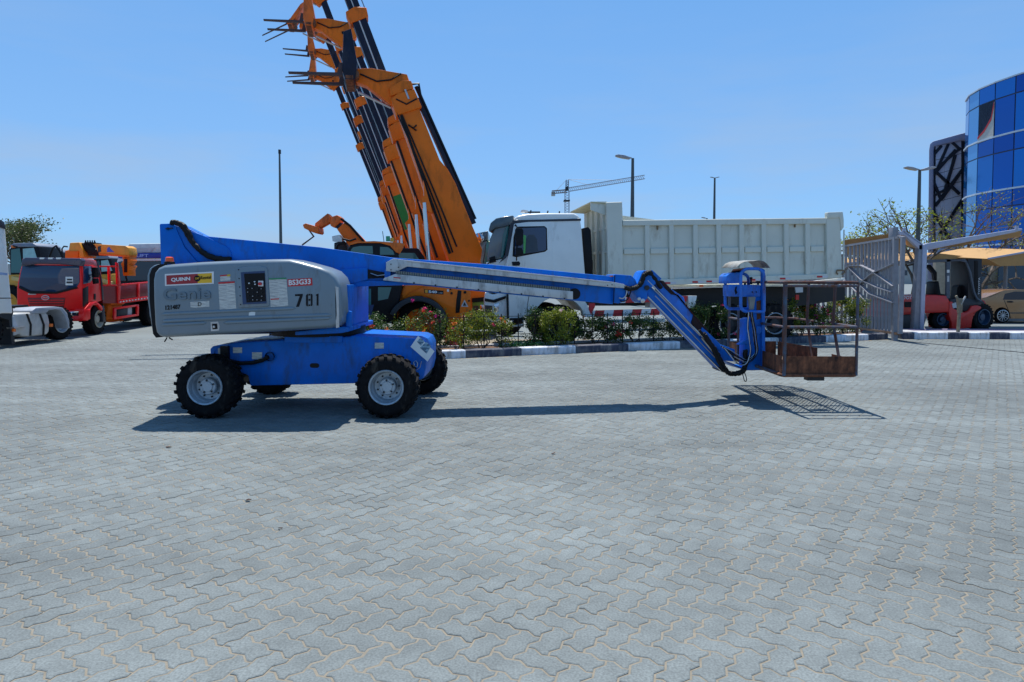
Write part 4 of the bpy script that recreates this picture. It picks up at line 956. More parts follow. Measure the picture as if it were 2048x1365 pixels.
    for (s, wv) in ((0, 1.0), (2.9, 1.0), (0, -1.0), (2.9, -1.0)):
        s = s + (1.2 if full else .2); sd = 1 if wv > 0 else -1; c = Wd(s, wv, .64)
        b = tyre_like(c, .64, .42, tS * sd); ty = b.build('wheel', t, loc=c)
        b = MB(); b.lathe([(.14, .36), (.20, .37), (.22, .33), (.12, .29), (.06, .16), (.14, .14), (.14, .0001)], c, tS * sd, orange, 28); b.build('rim', ty, smooth=30, loc=c)
    return t, Wd
def tyre_like(c, R, W, ax, nl=20, mat=None):
    mat = mat or rubber
    b = MB(); h = W / 2; b.lathe([(h * .6, R * .55), (h * .95, R * .58), (h, R * .8), (h * .85, R * .93), (h * .5, R * .96), (0, R * .965), (-h * .85, R * .93), (-h, R * .75), (-h * .8, R * .55)], c, ax, mat, 36)
    ax = Vector(ax).normalized(); a1 = ax.cross(Vector((0, 0, 1))).normalized(); a2 = ax.cross(a1)
    for k in range(nl):
        for s in (-1, 1):
            a = 6.2832 * (k + .5 * (s > 0)) / nl; r_ = a1 * math.cos(a) + a2 * math.sin(a); t_ = ax.cross(r_)
            b.box(Vector(c) + r_ * R * .965 + ax * (s * h * .5), (R * (.07 if nl < 24 else .025), h * .9, R * .12), mat, ax=(r_, (ax + t_ * s * .5).normalized(), (t_ - ax * s * .5).normalized()))
    return b
tlab = ['orange telehandler nearest the flower bed with the widest raised boom and big rear wheel', 'orange telehandler second in the row whose black boom leaves the top of the picture',
        'orange telehandler third in the row with forks level with the picture top left', '', 'orange telehandler with a green panel on its raised boom', 'orange telehandler behind the green panelled one with a very long black boom',
        'orange telehandler second from the far end of the raised row', 'farthest orange telehandler of the raised row with the leftmost boom and lowest forks']
TL = {0: 5.15, 1: 13.2, 2: 9.0, 4: 13.1, 5: 12.7, 6: 12.4, 7: 12.2}
for k in (7, 6, 5, 4, 2, 1): tele(k, tlab[k], TL[k], False, True)
t1, W1 = tele(0, tlab[0], TL[0], True)
# body of the nearest one, side towards the bed
bq = PL(0, 16.75, .98, .2)
arch = arc(836, 655, 63, 200, 352, 14)
body = tp('body', [(806, 575), (812, 566), (941, 570), (941, 632), (936, 642), (925, 690), (905, 700)] + [(q[0], q[1]) for q in arch[::-1]] + [(790, 655), (795, 610)], bq, 1.7, orange, t1, bevel=.015)
tp('engine_panel', [(812, 566), (870, 566), (846, 573), (818, 586), (806, 598), (804, 588)], bq.off(-.03), .03, orange, body, bevel=.006)
b = MB(); A1 = arc(836, 655, 62, 205, 350, 16); A2 = arc(836, 655, 52, 205, 350, 16); tpm(b, A1 + A2[::-1], bq.off(-.32), .36, darkgrey); b.build('mudguard', t1, bevel=.01)
tp('badge', [(848.5, 579), (887, 582), (887, 589.5), (848.5, 586.5)], bq.off(-.006), .004, black, body)
tp('badge', [(850, 580), (855.5, 580.4), (855.5, 586.4), (850, 586)], bq.off(-.009), .002, yellowm, body)
txt('lettering', '540', (857, 586.3), (874, 587.2), 5.2, bq.off(-.01), white_mark, body, .04)
txt('lettering', '-140', (875, 587.4), (885, 588.2), 3.2, bq.off(-.01), silverg, body, .0)
tp('air_grille', [(916, 581), (923, 582), (922, 598), (919, 626), (911, 627), (913, 600)], bq.off(-.01), .02, black, body, bevel=.004)
b = MB()
for (u, v, r_) in ((903, 587, .03), (901, 579, .02), (930, 585, .035), (938, 602, .025)): b.lathe([(0, r_), (.01, r_), (.011, .0001)], bq.off(-.004).at(u, v), -bq.n, black, 12)
b.build('port', body)
tp('warning_triangle', [(922, 613.5), (929, 600), (936.5, 614)], bq.off(-.006), .003, silverg, body); tp('warning_triangle', [(925.5, 612), (929, 604.5), (933, 612)], bq.off(-.009), .002, darkgrey, body)
tp('sticker', quad(894, 579, 898, 584), bq.off(-.006), .003, paper, body)
c1 = PL(0, 16.6, .98, .2)
cab = tp('cab', [(694, 640), (694, 500), (702, 489), (716, 485), (760, 485), (783, 490), (797, 506), (800, 530), (808, 560), (800, 600), (790, 640), (740, 660)], c1, 1.0, black, t1, bevel=.04, seg=3)
tp('cab_roof', [(696, 489), (712, 484), (748, 482.5), (800, 486), (810, 488), (806, 497), (800, 508), (792, 505), (780, 492), (760, 486.5), (716, 486.5), (703, 490)], c1.off(-.02), 1.04, orange_d, cab, bevel=.01)
for uv in ([(702, 500), (706, 495), (720, 492.5), (745, 492.5), (746, 508), (700, 508)], [(760, 494), (776, 495), (786, 502), (789, 510), (760, 510)], [(704, 578), (742, 578), (742, 610), (704, 612)], [(756, 575), (783, 575), (776, 598), (756, 602)]):
    tp('side_window', uv, c1.off(-.006), .008, teal_glass, cab)
tp('door_panel', [(700, 612), (748, 610), (742, 632), (702, 636)], c1.off(-.01), .01, M('dark_blue_panel', (.01, .03, .10), .4), cab)
tag(tp('notice_sheet', [(703, 577), (720, 577), (720, 604), (703, 603)], c1.off(-.03), .003, paper, None), 'white sheet with two small photos on the dark cab window right of the grey hood', 'notice')
nsh = bpy.data.objects['notice_sheet']
for (v0_, v1_) in ((581, 588), (590, 596)): tp('photo', quad(706, v0_, 718, v1_), c1.off(-.034), .002, photo_print, nsh)
b = MB(); q = c1.off(.4); b.lathe([(0, .05), (.12, .05), (.125, .0001)], q.at(776, 483), (0, 0, 1), M('green_beacon_lens', (.02, .35, .16), .2), 14); b.build('green_beacon', cab)
b = MB(); b.lathe([(0, .05), (.09, .045), (.1, .0001)], q.at(784.5, 484), (0, 0, 1), M('yellow_beacon_lens', (.85, .40, .02), .2), 14); b.tube([q.at(768, 484), q.at(765, 463)], .008, black, 5); b.build('amber_beacon', cab)
b = MB(); tpm(b, [(891, 700), (893, 688), (900, 682), (905, 684), (905, 694), (898, 702)], bq.off(-.1), .3, redm); tpm(b, [(884, 700), (905, 696), (905, 700), (884, 704)], bq.off(-.1), .3, redm); b.build('stabiliser_pad', t1, bevel=.01)
# telehandler with its boom half raised, on the far side
pe = PL(0, 27)
t8 = thing('telehandler', 'orange telehandler with a low folded boom reaching left above the lift boom', 'telehandler', (gx(730, 27), 27, 0), 'orange telehandlers parked in a row with raised booms')
ob = tp('outer_boom', [(674, 459), (688, 446), (692, 445), (760, 516), (760, 545), (735, 545)], pe, .5, orange, t8, bevel=.02)
tp('boom_head', [(660, 447), (663, 434), (674, 430.5), (682, 436), (680, 445), (668, 456), (661, 452)], pe.off(-.03), .56, orange_d, t8, bevel=.02)
tp('boom_section', [(668, 452), (680, 444), (690, 456), (680, 464)], pe.off(.04), .4, boomblack, t8)
tp('gooseneck', [(630, 447), (655, 427), (662, 434), (663, 443), (640, 456), (636, 466), (628, 462)], pe.off(.06), .4, orange_d, t8, bevel=.02)
cg = tp('fork_carriage', [(605, 450), (611, 447), (627, 452), (636, 455), (637, 465), (634, 468), (625, 465), (608, 457)], pe.off(-.2), .8, orange_d, t8, bevel=.02)
b = MB(); P = pe.off(-.1); b.tube([P.at(617, 459), P.at(628, 473), P.at(604, 491)], .03, fr_ if False else MATS['fork_steel'], 6); b.build('fork', t8)
b = MB(); P = pe.off(.6); b.tube([P.at(617, 459), P.at(627, 474), P.at(606, 489)], .03, MATS['fork_steel'], 6); b.build('fork', t8)
b = MB(); b.tube([pe.off(-.1).at(682, 438), pe.off(-.1).at(700, 452), pe.off(-.1).at(730, 486)], .05, black, 8); b.build('extension_cylinder', ob)
hb_ = MB(); P = pe.off(-.4); b = hb_
tpm(b, [(664, 473), (678, 470), (684, 477), (684, 484), (665, 483)], P, .3, steel); b.tube([P.at(690, 484), P.at(676, 490), P.at(670, 505)], .05, black, 8); b.tube([P.at(684, 478), P.at(700, 482), P.at(712, 478)], .04, black, 8); b.build('work_light', t8)
b = MB(); tpm(b, [(668, 486), (680, 483), (690, 484), (700, 520), (668, 530)], pe.off(.2), 1.4, darkgrey); tpm(b, [(668, 525), (790, 525), (790, 625), (668, 625)], pe.off(.5), 1.8, orange); b.build('body', t8, bevel=.03)
for u in (690, 768):
    c = Vector((gx(u, 27), 27.1, .62)); ty = tyre_like(c, .62, .4, (0, -1, 0)).build('wheel', t8, loc=c)

# ============================================================ TIPPER TRUCK
dt = thing('tipper_truck', 'cream-white tipper truck with ribbed body and white cab parked behind the flower bed', 'truck', (3, 18, 0))
d0 = PL(0, 17.0, 1, .14)
cabp = [(1017, 640), (1014, 585), (1012, 540), (1017, 500), (1023, 450), (1032, 440), (1060, 438), (1160, 437), (1163, 460), (1170, 548), (1172, 600), (1168, 622)] + arc(1118, 648, 54, -27, -153, 12) + [(1060, 630), (1030, 640)]
dcab = tp('cab', cabp, d0, 2.35, white, dt, bevel=.05, seg=3)
tp('cab_roof', [(1028, 441), (1034, 432), (1055, 428), (1090, 426.5), (1148, 426.5), (1157, 431), (1162, 440)], d0.off(.02), 2.3, white, dcab, bevel=.07, seg=3)
tp('roof_seam', [(1024, 443), (1035, 440.5), (1162, 437.5), (1162, 442), (1060, 444), (1028, 448)], d0.off(-.012), .02, M('navy_trim', (.012, .016, .03), .4), dcab)
tp('pillar_trim', [(1022, 446), (1030, 443), (1026, 470), (1018, 510), (1008, 520), (998, 527), (1010, 510), (1015, 480)], d0.off(-.008), .02, MATS['navy_trim'], dcab)
door = tp('door', [(1028, 449), (1034, 445), (1102, 443.5), (1106, 545), (1106, 562), (1013, 560), (1013, 530), (1019, 500)], d0.off(-.012), .02, white, dcab, bevel=.006)
win = tp('side_window', [(1025, 513), (1027, 475), (1032, 456), (1037, 453.5), (1089, 452.5), (1094, 457), (1095, 500), (1090, 504), (1032, 515)], d0.off(-.016), .012, black, door, bevel=.003)
tp('pane', [(1029, 511), (1031, 475), (1035, 457), (1089, 455), (1092, 459), (1092.5, 499), (1088, 502)], d0.off(-.02), .006, teal_glass if False else blue_glass, door)
tp('seat_back', [(1050, 508), (1052, 478), (1058, 470), (1068, 470), (1074, 480), (1076, 502)], d0.off(-.027), .004, M('dim_interior', (.05, .07, .09), .8), door); tp('interior_green_strip', [(1047, 470), (1052, 472), (1051, 506), (1047, 508)], d0.off(-.027), .004, M('hi_vis_green', (.10, .42, .12), .7), door)  # seat back and a matte green strip beside it
b = MB(); tpm(b, [(1031, 459), (1034, 456), (1044, 457), (1047, 461), (1046, 488), (1042, 492), (1033, 490)], d0.off(-.32), .10, black); tpm(b, [(1032, 496), (1044, 496), (1048, 509), (1044, 512), (1032, 512)], d0.off(-.32), .10, black); tpm(b, [(1024, 524), (1038, 523), (1041, 527), (1039, 532), (1026, 532)], d0.off(-.3), .10, black)
b.tube([d0.off(-.25).at(1031, 450), d0.off(-.25).at(1035, 456), d0.off(-.27).at(1033, 522)], .018, black, 6); b.tube([d0.off(-.25).at(1031, 450), d0.at(1030, 452)], .018, black, 6); b.build('mirror', dcab, bevel=.02)
# front of the cab: windscreen, visor, grille (real front face, set between the sides)
P0 = d0.at(1017, 500); fn = d0.n
def Fq(u, v, dd): return d0.off(dd).at(u, v)
b = MB(); b.add([Fq(1017, 455, .0) , Fq(1012, 517, .0), Fq(1012, 517, 0) + fn * 2.3 + Vector((-.22, 0, 0)), Fq(1017, 455, 0) + fn * 2.3 + Vector((-.1, 0, 0))], [(0, 1, 2, 3)], blue_glass)
wp = d0.off(.25)
ws = tpe('windscreen', [(988, 458), (1003, 452), (1017, 450), (1012, 480), (1004, 517), (978, 523), (973, 522), (979, 480)], wp, (.15, 1.7, 0), glass('reflective_windscreen', (.14, .16, .17), .12), dcab, bevel=.04, seg=3)
tp('pane', [(1006, 470), (1013, 452), (1018, 451), (1015, 480), (1006, 516), (1002, 516)], wp.off(-.02), .02, teal_glass, ws)
tpe('sun_visor', [(977, 460), (981, 446), (992, 437), (1010, 433), (1027, 431), (1028, 446), (1016, 452), (990, 457), (979, 465)], wp.off(-.08), (.15, 1.9, 0), M('smoked_visor', (.06, .09, .11), .2), dcab, bevel=.03, seg=3)
b = MB(); b.prism([wp.at(*q) for q in [(972, 525), (1014, 516), (1016, 560), (1016, 580), (970, 585)]], (.15, 1.8, 0), white); b.build('cab_front', dcab, bevel=.03)
b = MB(); tpm(b, [(979, 516), (990, 512), (992, 524), (980, 527)], wp.off(-.03), .1, black); b.tube([wp.off(-.08).at(974, 530), wp.off(-.08).at(986, 518), wp.off(-.08).at(996, 520)], .015, black, 5); b.build('wiper', dcab)
low = tpe('bumper', [(967, 600), (970, 583), (984, 590), (1013, 582), (1015, 640), (1003, 648), (968, 645)], wp.off(-.1), (.15, 1.9, 0), white, dcab, bevel=.05, seg=3)
tp('bumper_vent', [(970, 597), (987, 600), (1012, 592), (1012, 597), (990, 606), (970, 603)], wp.off(-.14), .5, black, low, bevel=.01)
tp('fog_light_recess', [(970, 611), (985, 612), (985, 632), (970, 631)], wp.off(-.115), .02, M('dark_vent', (.05, .03, .025), .6), low); tp('headlight', [(988, 609), (998, 606), (997, 623), (988, 624)], wp.off(-.13), .04, chrome, low, bevel=.005)
b = MB(); tpm(b, [(1013, 585), (1017, 585), (1018, 640), (1014, 640)], d0.off(-.012), .02, black); b.tube([d0.off(-.01).at(1059, 586), d0.off(-.01).at(1055, 610), d0.off(-.01).at(1054, 632)], .006, black, 4); b.build('panel_gap', dcab)
b = MB(); tpm(b, [(1020, 637), (1052, 636), (1052, 641), (1020, 642)], d0.off(-.05), .4, black); tpm(b, [(1024, 651), (1048, 650), (1048, 654), (1024, 655)], d0.off(-.10), .3, steel)
for u in (1025, 1046): b.tube([d0.off(-.05).at(u, 640), d0.off(-.08).at(u + 1, 653)], .015, steel, 6)
b.build('step', dcab, bevel=.005)
b = MB(); tpm(b, [(1165, 457), (1176, 454), (1182, 460), (1185, 520), (1184, 548), (1170, 552)], d0.off(.3), .6, black); tpm(b, [(1172, 520), (1186, 520), (1186, 560), (1174, 560)], d0.off(.4), .4, darkgrey); b.build('air_intake', dt, bevel=.02)
# body (bed) with its panels and ribs
side = tp('body_side', [(1213, 405), (1244, 404), (1245.5, 440.8), (1653, 436), (1655, 436), (1680, 435), (1684, 556), (1340, 570), (1250, 573), (1217, 574)], d0.off(.08), .05, bedwhite, dt)
xs = [1247, 1295, 1343.5, 1391.5, 1438, 1484, 1528.5, 1573.5, 1616, 1655]
def rib_(uv, th=.08): return tp('rib', uv, d0.off(.08 - th), th, bedwhite, side, bevel=.012, seg=1)
rib_([(1213, 405), (1244, 404), (1247, 574), (1217, 575)], .10); rib_([(1653, 436), (1681, 435), (1684, 556), (1655, 557)], .10)
rib_([(1245.6, 440.8), (1653, 436), (1653, 448), (1245.6, 452)], .09)
rib_([(1247, 562), (1653, 548), (1683, 552), (1683, 557), (1340, 571), (1250, 575)], .09)
for k in range(1, 9):
    u = xs[k] if k < 9 else 0; rib_([(u - 5, 451 - (u - 1245) * .0095), (u + 4.5, 450.8 - (u - 1245) * .0095), (u + 5.5, 561.5 - (u - 1245) * .033), (u - 4, 562 - (u - 1245) * .033)], .08)
for k in range(9):
    a, c = xs[k] + (6 if k else 1), xs[k + 1] - 6; v = 503 - (a - 1245) * .014; rib_([(a, v - 5), (c, v - 5.4), (c, v + 5.6), (a, v + 6)], .05)
b = MB(); P = d0.off(.005)
for (u, v) in ((1315, 457), (1590, 452)): tpm(b, [(u - 1, v - 5), (u + 2, v - 5), (u + 1.5, v + 3), (u - .5, v + 3)], d0.off(.04), .03, M('rusty_hook', (.20, .13, .07), .7))
b.build('hook', side)
bed = MB()
bn = d0.n
LT = [d0.off(.10).at(1214, 408), d0.off(.10).at(1217, 574)]
bed.add([LT[0], LT[1], LT[1] + bn * 2.35, LT[0] + bn * 2.35] + [q + d0.d * .05 for q in (LT[0], LT[1], LT[1] + bn * 2.35, LT[0] + bn * 2.35)], [(0, 1, 2, 3), (7, 6, 5, 4), (0, 4, 5, 1), (1, 5, 6, 2), (2, 6, 7, 3), (3, 7, 4, 0)], bedwhite)
for yy in (.25, .8, 1.35, 1.9): bed.box((LT[0] + LT[1]) / 2 + bn * yy - d0.d * .04, (.08, .08, 2.0), bedwhite, ax=(d0.d, bn, Vector((0, 0, 1))))
for zz_ in (.3, .9, 1.5): bed.box(LT[1] + bn * 1.17 - d0.d * .03 + Vector((0, 0, zz_)), (.06, 2.3, .08), bedwhite, ax=(d0.d, bn, Vector((0, 0, 1))))
bed.prism([LT[1] + bn * .1, LT[1] + bn * 2.3, LT[1] + bn * 2.3 + d0.d * 6.0, LT[1] + bn * .1 + d0.d * 6.0], (0, 0, .05), bedwhite)
far = d0.off(2.4); bed.prism([LT[0] + bn * 2.35, LT[1] + bn * 2.35, LT[1] + bn * 2.35 + d0.d * 6.1, LT[1] + bn * 2.35 + d0.d * 6.1 + Vector((0, 0, 1.5)), LT[0] + bn * 2.35 + d0.d * .5], bn * .05, bedwhite)
bed.build('bed', dt, smooth=0)
sp_ = MB(); A_ = LT[0]; wdt = d0.d * -1
sp_.prism([A_ + bn * .02 + Vector((0, 0, .06)), A_ + bn * .02 - d0.d * .42 + Vector((0, 0, .05)), A_ + bn * .02 - d0.d * .42 - Vector((0, 0, .16)), A_ + bn * .02 - Vector((0, 0, .30))], bn * .04, bedwhite)
sp_.add([A_ + Vector((0, 0, .02)), A_ - d0.d * .42 + Vector((0, 0, .05)), A_ + bn * 2.35 - d0.d * .42 + Vector((0, 0, .02)), A_ + bn * 2.35] + [q - Vector((0, 0, .03)) for q in (A_ + Vector((0, 0, .02)), A_ - d0.d * .42 + Vector((0, 0, .05)), A_ + bn * 2.35 - d0.d * .42 + Vector((0, 0, .02)), A_ + bn * 2.35)], [(0, 1, 2, 3), (7, 6, 5, 4), (0, 4, 5, 1), (1, 5, 6, 2), (2, 6, 7, 3), (3, 7, 4, 0)], M('weathered_yellowish_paint', (.50, .44, .26), .6, var=.2))
sp_.build('cab_guard', dt)
b = MB(); tpm(b, [(1656, 425), (1686, 424), (1688, 440), (1688, 455), (1683, 462), (1680, 436), (1656, 437)], d0.off(-.05), .16, bedwhite); b.build('tailgate_hinge', dt, bevel=.015)
b = MB(); P = d0.off(-.06); b.tube([P.at(*q) for q in ((1676, 549), (1673, 546), (1674, 541), (1688, 541), (1690, 545), (1684, 549))], .022, MATS['rusty_hook'], 8); b.tube([P.at(1688, 460), P.at(1687, 540)], .02, bedwhite, 6); b.build('tailgate_latch', dt)
b = MB(); tpm(b, [(1335, 572), (1630, 562), (1690, 556), (1690, 560), (1630, 569), (1335, 579)], d0.off(.25), .1, white); fw = b.build('lower_rail', dt, bevel=.006)
for u in (1298, 1330, 1385, 1413, 1442, 1500, 1560, 1634, 1658): vb = 569.5 - (u - 1298) * .0385 - (1 if u > 1600 else 0); tp('reflective_strip', quad(u, vb - 3.5, u + 11, vb), d0.off(-.016), .003, redm, side); tp('reflective_strip', quad(u + 11, vb - 3.6, u + 22, vb - .4), d0.off(-.016), .003, M('reflector_white', (.55, .55, .62), .3), side)
tp('side_marker_lamp', quad(1400, 570, 1407, 574.5), d0.off(.1), .03, amber, dt)
un = MB(); tpm(un, [(1180, 585), (1690, 570), (1690, 600), (1600, 612), (1180, 612)], d0.off(.7), 1.0, M('dark_underframe', (.015, .016, .018), .7)); un.build('underframe', dt)
gd = thing  # striped side guard built of separate plates
sg = MB(); sg2 = bpy.data.objects.new('side_guard', None); COL.objects.link(sg2); sg2.parent = dt; sg2.location = d0.off(.05).at(1280, 605) - wloc(dt)
for (u0, v0, u1, v1, hh_, n_) in ((1236, 595.5, 1376, 592.5, 11, 8), (1172, 622, 1340, 617, 13, 9)):
    for k in range(n_):
        a = u0 + (u1 - u0) * k / n_; c = u0 + (u1 - u0) * (k + 1) / n_; va = v0 + (v1 - v0) * k / n_; vc = v0 + (v1 - v0) * (k + 1) / n_; sl_ = 3
        tp('stripe_plate', [(a, va), (c, vc), (c - sl_, vc + hh_), (a - sl_, va + hh_)], d0.off(.05), .03, redm if k % 2 else white_mark, sg2)
tp('guard_post', [(1376, 592), (1394, 592), (1391, 610), (1387, 617), (1378, 617)], d0.off(.06), .5, white, sg2, bevel=.01)
tp('guard_post', [(1162, 606), (1172, 605), (1180, 622), (1180, 633), (1168, 634)], d0.off(.06), .3, white, sg2, bevel=.01); tp('guard_post', [(1178, 607), (1190, 607), (1190, 614), (1182, 630), (1178, 620)], d0.off(.04), .04, redm, sg2)
for u in (1300, 1342): tp('guard_box', quad(u, 603, u + 18, 616), d0.off(.10), .4, silverg, sg2, bevel=.01)
tp('lower_guard_bar', [(1215, 640), (1330, 637), (1330, 644), (1215, 647)], d0.off(.10), .03, white, sg2); tp('lower_guard_bar', [(1215, 660), (1330, 657), (1330, 661), (1215, 664)], d0.off(.10), .03, white, sg2)
for (u, v, rr_) in ((1118, 648, .54), (1455, 640, .54), (1545, 636, .54)):
    for off_, sgn in ((.28, -1), (2.15, 1)):
        c = d0.off(off_).at(u, v) if sgn < 0 else d0.off(.28).at(u, v) + d0.n * 1.9
        c.z = rr_ + .0; ty = tyre_like(c, rr_, .34, d0.n * sgn, 26).build('wheel', dt, loc=c)
        b = MB(); b.lathe([(.12, .275), (.165, .29), (.17, .275), (.12, .26), (.02, .24), (.0, .14), (.12, .12), (.12, .0001)], c, d0.n * sgn, rimgrey, 28, mats=[rimgrey, rimgrey, rimgrey, darkgrey, darkgrey, darkgrey, darkgrey]); b.build('rim', ty, smooth=30, loc=c)
tp('tail_lamp', quad(1592, 590, 1598, 600), d0.off(.2), .05, redlens, dt); tp('number_plate', [(1590, 570), (1606, 570), (1606, 585), (1592, 586)], d0.off(.15), .03, silverg, dt)
b = MB(); q = d0.off(1.2)
for (u0, v0, u1, v1) in ((1060, 426, 1062, 421), (1118, 427, 1119, 423), (1094, 427, 1096, 422)): b.tube([q.at(u0, v0 + 3), q.at(u1, v1)], .02, darkgrey, 5)
b.bar(q.at(1050, 425), q.at(1080, 425), .06, .04, darkgrey); b.bar(q.at(1043, 423), q.at(1054, 424), .3, .05, silverg); b.build('roof_fittings', dcab)

# trucks beside it, further back in their row: only their fronts show
def side_truck(dx, dy, us, col, label, Y):
    """front end of a parked truck: cab, visor, windscreen, lamp"""
    P = YP(Y); t = thing('parked_truck', label, 'truck', (gx(us[0] + 15, Y), Y, 0)); x0, x1, vt = us
    c = tp('cab', [(x0, 660), (x0, 535), (x0 + 8, vt + 26), (x1 + 10, vt + 20), (x1 + 12, 660)], P.off(.2), 2.2, col, t, bevel=.05, seg=3)
    tp('windscreen', [(x0 + 1, 533), (x0 + 4, vt + 28), (x0 + 15, vt + 22), (x1 + 2, vt + 20), (x1 - 6, 530)], P.off(.1), 2.0, MATS['reflective_windscreen'], c, bevel=.03)
    tp('sun_visor', [(x0 - 2, vt + 24), (x0, vt + 14), (x0 + 12, vt + 4), (x1 + 4, vt), (x1 + 4, vt + 18), (x0 + 14, vt + 22), (x0 + 2, vt + 30)], P, 2.2, MATS['smoked_visor'], c, bevel=.03, seg=3)
    tp('side_window', [(x1 - 5, 528), (x1 + 1, vt + 24), (x1 + 6, vt + 22), (x1 + 4, 528)], P.off(.06), .1, teal_glass, c)
    tp('bumper', [(x0 - 2, 604), (x1 + 8, 600), (x1 + 8, 646), (x0 - 2, 646)], P, 2.2, col, c, bevel=.04, seg=3)
    tp('bumper_vent', [(x0 - 2, 597), (x1 + 4, 594), (x1 + 4, 603), (x0 - 2, 605)], P.off(-.03), .3, black, c)
    tp('fog_light_recess', quad(x0 + 1, 612, x0 + 11, 630), P.off(-.02), .03, MATS['dark_vent'], c); tp('headlight', quad(x0 + 14, 610, x0 + 22, 622), P.off(-.03), .05, chrome, c, bevel=.004)
    for s in (-1, 1):
        cc = Vector((gx(x1 + 40, Y), Y + 1.3 + s * .95, .52)); tyre_like(cc, .52, .3, (0, s, 0)).build('wheel', t, loc=cc)
    return t
tr2 = side_truck(0, 0, (946, 972, 462), green, 'green truck with round roof lamp squeezed behind the white tipper cab', 20.3)
b = MB(); b.lathe([(0, .15), (.05, .15), (.07, .11), (.08, .0001)], YP(20.1).at(958, 477), (-.25, -1, 0), chrome, 20); b.lathe([(.081, .05), (.09, .0001)], YP(20.1).at(956, 478), (-.25, -1, 0), amber, 10); b.build('roof_lamp', tr2)
side_truck(0, 0, (929, 946, 480), M('teal_truck_paint', (.05, .16, .18), .4), 'dark fronted truck barely showing between the green truck and the orange boom foot', 24)
# ============================================================ LEFT: WHITE TRACTOR UNIT
tu = thing('tractor_unit', 'white tractor unit cut by the left picture edge with round fuel tank', 'truck', (-12.9, 16.5, 0))
tpn = PL(-12.55, 17, .03, 1)      # its side facing the camera
if tpn.n.x > 0: pass
def side_n(d): return tpn.off(d)
tcab = tp('cab', [(-60, 440), (0, 441), (6, 444), (10, 452), (12, 460), (20, 560), (26, 622), (27, 628), (5, 628), (-60, 645)], side_n(0), 2.3, white, tu, bevel=.05, seg=3)
tp('roof_deflector', [(-60, 436), (2, 440), (9, 445), (12, 459), (-2, 454), (-60, 448)], side_n(-.03), .5, M('navy_trim', (0, 0, 0)), tcab, bevel=.01)
tp('panel_seam', [(-40, 596), (26, 596), (26, 597.4), (-40, 598.4)], side_n(-.005), .006, darkgrey, tcab)
tp('faded_lettering_band', [(0, 545), (15, 547), (15, 551), (0, 550)], side_n(-.004), .005, M('faded_blue_print', (.25, .35, .55), .5), tcab)
tp('rear_mudguard', [(-10, 628), (26, 618), (30, 690), (24, 690), (18, 640), (-10, 632)], side_n(.02), .5, darkgrey, tu)
ar = arc(118, 655, 24, 185, 330, 8)
tp('mudguard', [(64, 622), (72, 616), (110, 613.5), (126, 616), (135, 627), (140, 657), (137, 657), (131, 634), (122, 621.5), (112, 619), (98, 621), (94, 626), (66, 628)], side_n(-.05), .6, M('light_mudguard', (.30, .33, .38), .5), tu, bevel=.015)
tank = tp('fuel_tank', [(27, 628), (48, 626), (92, 624.5), (97, 630), (100, 645), (99, 664), (94, 670), (60, 674), (45, 674), (40, 668)], side_n(-.02), .6, M('dusty_aluminium_tank', (.48, .48, .46), .45, metal=.2, var=.1, dirt=(.3, .26, .2), dirt_amt=.3), tu, bevel=.05, seg=4)
for u in (56, 82): tp('strap', [(u - 3, 628), (u, 628), (u + 8, 650), (u + 7, 672), (u + 4, 672), (u + 5, 650)], side_n(-.04), .02, black, tank)
tp('battery_box', [(26, 632), (44, 632), (46, 650), (40, 668), (28, 672)], side_n(-.01), .5, silverg, tu, bevel=.02); tp('step', [(28, 655), (50, 653), (50, 656), (30, 659)], side_n(-.1), .2, steel, tu)
tp('side_lamp', quad(27, 658, 32, 664), side_n(-.12), .04, amber, tu); tp('side_lamp', quad(101, 648, 106, 654), side_n(-.12), .04, amber, tu)
tp('fifth_wheel', [(30, 612), (56, 610), (60, 618), (92, 616), (92, 622), (28, 626)], side_n(.5), .8, black, tu); tp('underframe', [(20, 640), (110, 630), (110, 665), (20, 680)], side_n(.5), .7, M('dark_underframe', (0, 0, 0)), tu)
def side_wheel(par, c, R, ax, rim=rimgrey, W=.32):
    ax = Vector(ax).normalized(); ty = tyre_like(c, R, W, ax, 26).build('wheel', par, loc=c); b = MB(); k = R / .52
    b.lathe([(.10, .29 * k), (W / 2 + .01, .30 * k), (W / 2 + .015, .275 * k), (.04, .25 * k), (.02, .14 * k), (.12, .12 * k), (.13, .0001)], c, ax, rim, 24); b.build('rim', ty, smooth=30, loc=c)
for yy in (19.35,):
    side_wheel(tu, Vector((-12.93, yy, .47)), .47, (1, -.1, 0)); side_wheel(tu, Vector((-14.5, yy, .50)), .50, (-1, 0, 0))
side_wheel(tu, Vector((-12.75, 16.35, .50)), .50, (1, -.1, 0), steel)

# ============================================================ RED CRANE TRUCK
rt = thing('crane_truck', 'red flatbed truck with orange folding crane behind its cab parked on the left', 'truck', (-13.5, 22, 0))
rf = YP(20.3); P2 = rf.at(166, 600); rs = PL(P2.x, P2.y, -.10, 1.0)      # front and side planes
fcab = tp('cab', [(33, 620), (33, 575), (38, 548), (44, 526), (160, 524), (164, 560), (166, 620), (120, 622)], rf, .25, red, rt, bevel=.04, seg=3)
def rside(name, uv, mat, par, dep=.05, o=0.0, bevel=.005):
    b = MB(); P = PL(rs.p.x + o * -1 * (rs.n.x), rs.p.y, rs.d.x, rs.d.y); n = rs.n
    Q = rs.off(-o); b.prism([Q.at(*q) for q in uv], Vector((-dep, 0, 0)), mat); return b.build(name, par, bevel)
sc = rside('cab_side', [(165, 518), (185, 519), (195, 523), (202, 545), (206, 570), (207, 600), (196, 604), (184, 612), (178, 628), (168, 640), (168, 600), (167, 560)], red, fcab, 1.72, 0)
